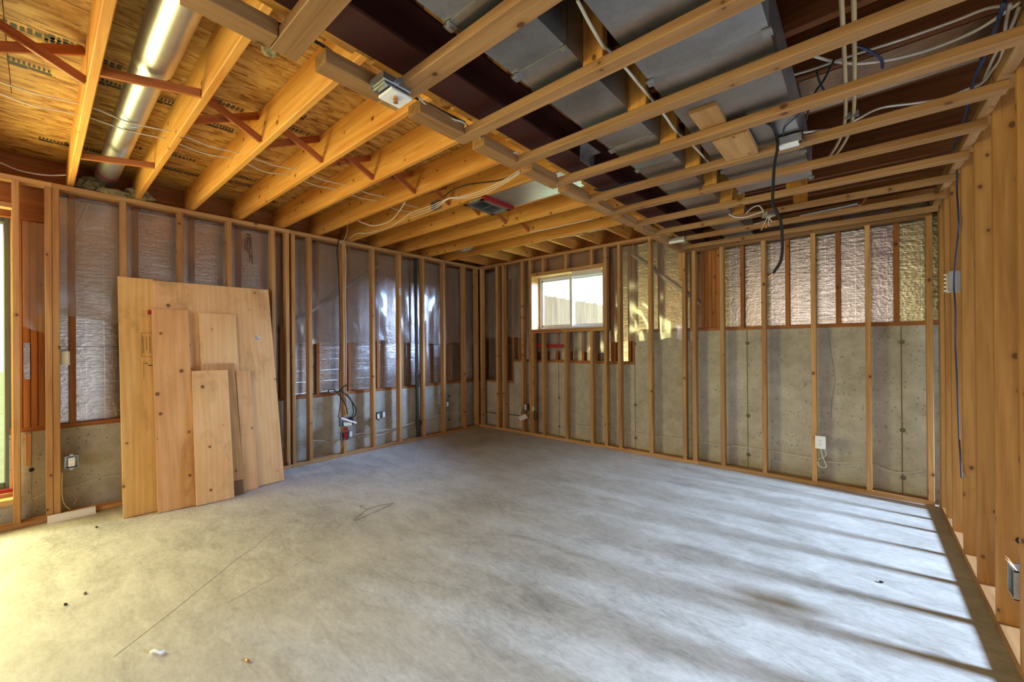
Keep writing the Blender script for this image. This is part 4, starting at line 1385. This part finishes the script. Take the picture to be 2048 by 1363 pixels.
# wires by the octagon box and dark cables above the right part of the frame
cable('white cable drooping into the octagonal box', zpath([(1458, 428), (1470, 434), (1490, 434), (1510, 428), (1526, 423)], ZS + .0), .005, 'white_wire')
cable('white cable arching into the octagonal box', zpath([(1492, 426), (1505, 415), (1517, 411), (1524, 418), (1529, 424)], ZS + .01), .004, 'white_wire')
cable('white cable slung between joists over the foil sheet', zpath([(1627, 112), (1660, 121), (1700, 127), (1740, 125), (1800, 115), (1870, 95), (1950, 62), (2010, 25), (2040, 5)], ZJ - .04), .0065, 'white_wire')
cable('white cable running along the underside of a dark joist', zpath([(1565, 155), (1620, 140), (1700, 112), (1800, 80), (1900, 45), (1970, 18), (2005, 12)], ZJ - .015), .0055, 'white_wire')
cable('white cable rising from the metal wiring box past the pipes', zpath([(1598, 266), (1630, 262), (1680, 255), (1715, 238), (1760, 216), (1830, 206), (1890, 195), (1950, 172)], [ZS + .045, ZS + .05, ZS + .08, ZJ - .12, ZJ - .12, ZJ - .12, ZJ - .12, ZJ - .12]), .0055, 'white_wire')
cable('blue cable looping past the foil sheet', zpath([(1700, 90), (1730, 98), (1755, 112), (1764, 122), (1765, 135)], ZJ - .05), .006, 'blue_wire')
cable('thin blue wire above the metal wiring box', zpath([(1605, 222), (1585, 240), (1570, 255), (1567, 272), (1578, 282), (1592, 272)], ZS + .05), .003, 'blue_wire')
cable('black cable crossing over the dropped strips beside the pipes', zpath([(1668, 120), (1648, 160), (1632, 182), (1620, 210), (1612, 240)], [ZJ - .06, ZJ - .06, ZJ - .08, ZS + .05, ZS + .045]), .005, 'black')
cable('second black cable crossing in front of the foil sheet', zpath([(1634, 145), (1638, 160), (1645, 175), (1652, 185)], ZJ - .06), .005, 'black')
cable('blue cable arched between the ducts and the rim', zpath([(1189, 378), (1200, 381), (1225, 376), (1255, 366), (1285, 362)], ZS + .06), .006, 'blue_wire')
cable('white cable running down the ledger of the partition', zpath([(2020, 8), (2012, 45), (2004, 110), (1985, 140), (1965, 165), (1945, 175)], ZS + .10), .0055, 'white_wire')
cable('second white cable running along the ledger of the partition', zpath([(2038, 15), (2020, 60), (1990, 110), (1968, 160)], ZS + .11), .0055, 'white_wire')
cable('blue cable running along the ledger of the partition', zpath([(2008, 5), (1995, 45), (1970, 110), (1950, 155), (1938, 200), (1930, 235), (1918, 265), (1905, 300)], ZS + .09), .007, 'blue_wire')
# blue cable on the partition studs, down through the studs
cable('blue cable hanging down the yellow partition studs', [onx(px, py, XC - .012) for px, py in ((1914, 330), (1914, 380), (1917, 430), (1917, 460), (1911, 520), (1908, 570), (1911, 620), (1911, 690), (1914, 760), (1917, 850), (1921, 920), (1923, 955))], .0045, 'blue_wire')
for k, (ya, lab) in enumerate(((4.165, 'short white cable poking through a partition stud near the back wall'), (3.76, 'white cable loop poking through the second partition stud from the blue cable'), (3.36, 'white cable through a drilled hole in a partition stud'), (2.948, 'white cable through a drilled hole in the partition stud by the low open box'))):
    z = .44 - .0 * k
    cable(lab, [(XC + .075, ya + .06, z), (XC + .07, ya - .02, z), (XC + .055, ya - .12, z - .05), (XC + .07, ya - .30, z - .10), (XC + .07, ya - .36, z - .09)], .006, 'white_wire')
    cyl('drill_hole', wr, (XC + .072, ya - .0008, z), (XC + .072, ya + .001, z), .016, 'dark', 14)
cable('white cable hanging from the low open box on the partition', [(XC + .03, 2.69, .29), (XC + .03, 2.68, .2), (XC + .05, 2.64, .13), (XC + .07, 2.60, .12)], .005, 'white_wire')

# ------------------------------------------------------------------ small things on the floor
ts = empty('trim_scrap', 'short white profiled trim offcut lying against the left wall base', 'trim', (-4.80, .18, 0))
p, q = onz(95, 1048, 0), onz(192, 1026, 0)
d = (q - p).normalized()
nrm = Vector((-d.y, d.x, 0))
if nrm.x > 0:
    nrm = -nrm
prof = [(0, 0), (0, .010), (.020, .012), (.024, .050), (.034, .055), (.040, .052), (.040, 0)]
vs_ = [p + nrm * a + Vector((0, 0, b)) for a, b in prof] + [q + nrm * a + Vector((0, 0, b)) for a, b in prof]
n = len(prof)
mesh_obj('profile', ts, vs_, [tuple(range(n - 1, -1, -1)), tuple(range(n, 2 * n))] + [(i, (i + 1) % n, n + (i + 1) % n, n + i) for i in range(n)], 'white')
hg = [onz(px, py, .003) for px, py in ((733, 1018), (708, 1039), (712, 1040), (785, 1007), (786, 1005), (755, 1011), (733, 1018))]
wh = empty('coat_hanger', 'bare wire coat hanger lying flat on the concrete floor', 'hanger', onz(745, 1020, 0))
tube('wire_triangle', wh, hg, .0014, 'wire_brown', False)
tube('hook', wh, [onz(px, py, .003) for px, py in ((734, 1018), (729, 1015), (722, 1015), (720, 1012), (724, 1010), (730, 1011))], .0014, 'wire_brown')
c = onz(310, 1303, .012)
wd_ = empty('plastic_scrap', 'small curled white plastic scrap alone on the near floor', 'debris', (c.x, c.y, 0))
tube('curl', wd_, [c + Vector((-.02, -.01, -.004)), c + Vector((0, .0, .006)), c + Vector((.018, .015, .0)), c + Vector((.012, .028, -.004))], .007, 'white')
for k, (px, py, lab, mat) in enumerate(((131, 1207, 'dark pebble on the yellowish near floor', 'dark'), (170, 1185, 'small brown chip beside the dark pebble on the floor', 'wire_brown'),
                                        (495, 1320, 'rust coloured chip on the near floor', 'copper'), (1763, 1163, 'dark wire clipping in the striped light beside the partition', 'black'),
                                        (193, 1053, 'tiny dark chip near the white trim offcut', 'dark'))):
    c = onz(px, py, .006)
    o = lump('floor_chip', None, c, .009, mat, k * 3.1, (1.2, .8, .6), 2, .4)
    tag(o, lab, 'debris')
c = onx(520, 478, XAO + .045)
# printing on the plastic sheet near the plywood
bxs = []
rs = random.Random(3)
p0 = onx(489, 472, XAO + .046)
for col_ in range(4):
    z = p0.z - (.0 if col_ else .03)
    y = p0.y + .018 * col_
    n = (10, 14, 22, 24)[col_]
    for k in range(n):
        w = rs.uniform(.006, .010)
        bxs.append(((XAO + .046, y + .002 * k * .25, z - .012 * k), (XAO + .0464, y + rs.uniform(.006, .014) + .002 * k * .25, z - .012 * k - w)))
bxs.append(((XAO + .046, p0.y + .02, p0.z + .02), (XAO + .0464, p0.y + .06, p0.z + .030)))
boxes('printed_lettering', wl, bxs, 'ink')
# small tag stapled on a left wall stud
c = onx(800, 583, XA)
st = empty('stapled_label', 'small white barcode label stapled high on a left wall stud', 'label', (XA, c.y, c.z))
box('label_paper', st, (XA + .0008, 3.266, c.z - .045), (XA + .0016, 3.300, c.z + .045), 'paper')
boxes('label_print', st, [((XA + .0016, 3.272, c.z - .03 + .012 * k), (XA + .0019, 3.294, c.z - .026 + .012 * k)) for k in range(6)], 'ink')

# ------------------------------------------------------------------ outdoors
g1 = box('ground', None, (-40, -40, -.30), (-5.2, 40, -.06), 'grass')
tag(g1, 'sunny lawn outside the big window', 'ground', 'structure')
g2 = box('ground_bank', None, (-5.2, 5.2, .6), (4.0, 40, 1.15), 'grass')
tag(g2, 'raised ground outside the small window', 'ground', 'structure')
g3 = box('patio', None, (4.0, -20, -.2), (30, 40, -.02), 'conc')
tag(g3, 'concrete patio outside the glazed door', 'ground', 'structure')
fe = empty('board_fence', 'pale vertical board fence outside the small window', 'fence', (-6, 9.0, 1.15))
for k in range(40):
    x = -9.0 + .15 * k
    zt = 2.66 - .215 * (x + 6.467) + (.0 if k % 2 else .012)
    zt = min(max(zt, 1.9), 3.2)
    lumber('board', fe, (x, 9.0, 1.12), (x + .142, 9.02, zt), 'fence', .002)
lumber('rail', fe, (-9.0, 9.02, 1.5), (-3.0, 9.06, 1.6), 'fence')

# ------------------------------------------------------------------ group phrases for repeated kinds
GROUPS = {'electrical_cable': 'electrical cables strung through the framing', 'outlet_box': 'outlet boxes on the stud walls', 'junction_box': 'junction boxes on the stud walls',
          'ceiling_box': 'ceiling boxes on joists and dropped strips', 'supply_duct': 'rectangular supply ducts', 'water_pipe': 'plastic water pipes', 'floor_chip': 'chips of debris on the floor',
          'insulation_wad': 'wads of insulation in the ceiling'}
for o in SC.objects:
    k = o.name.split('.')[0]
    if o.parent is None and k in GROUPS and 'group' not in o:
        o['group'] = GROUPS[k]
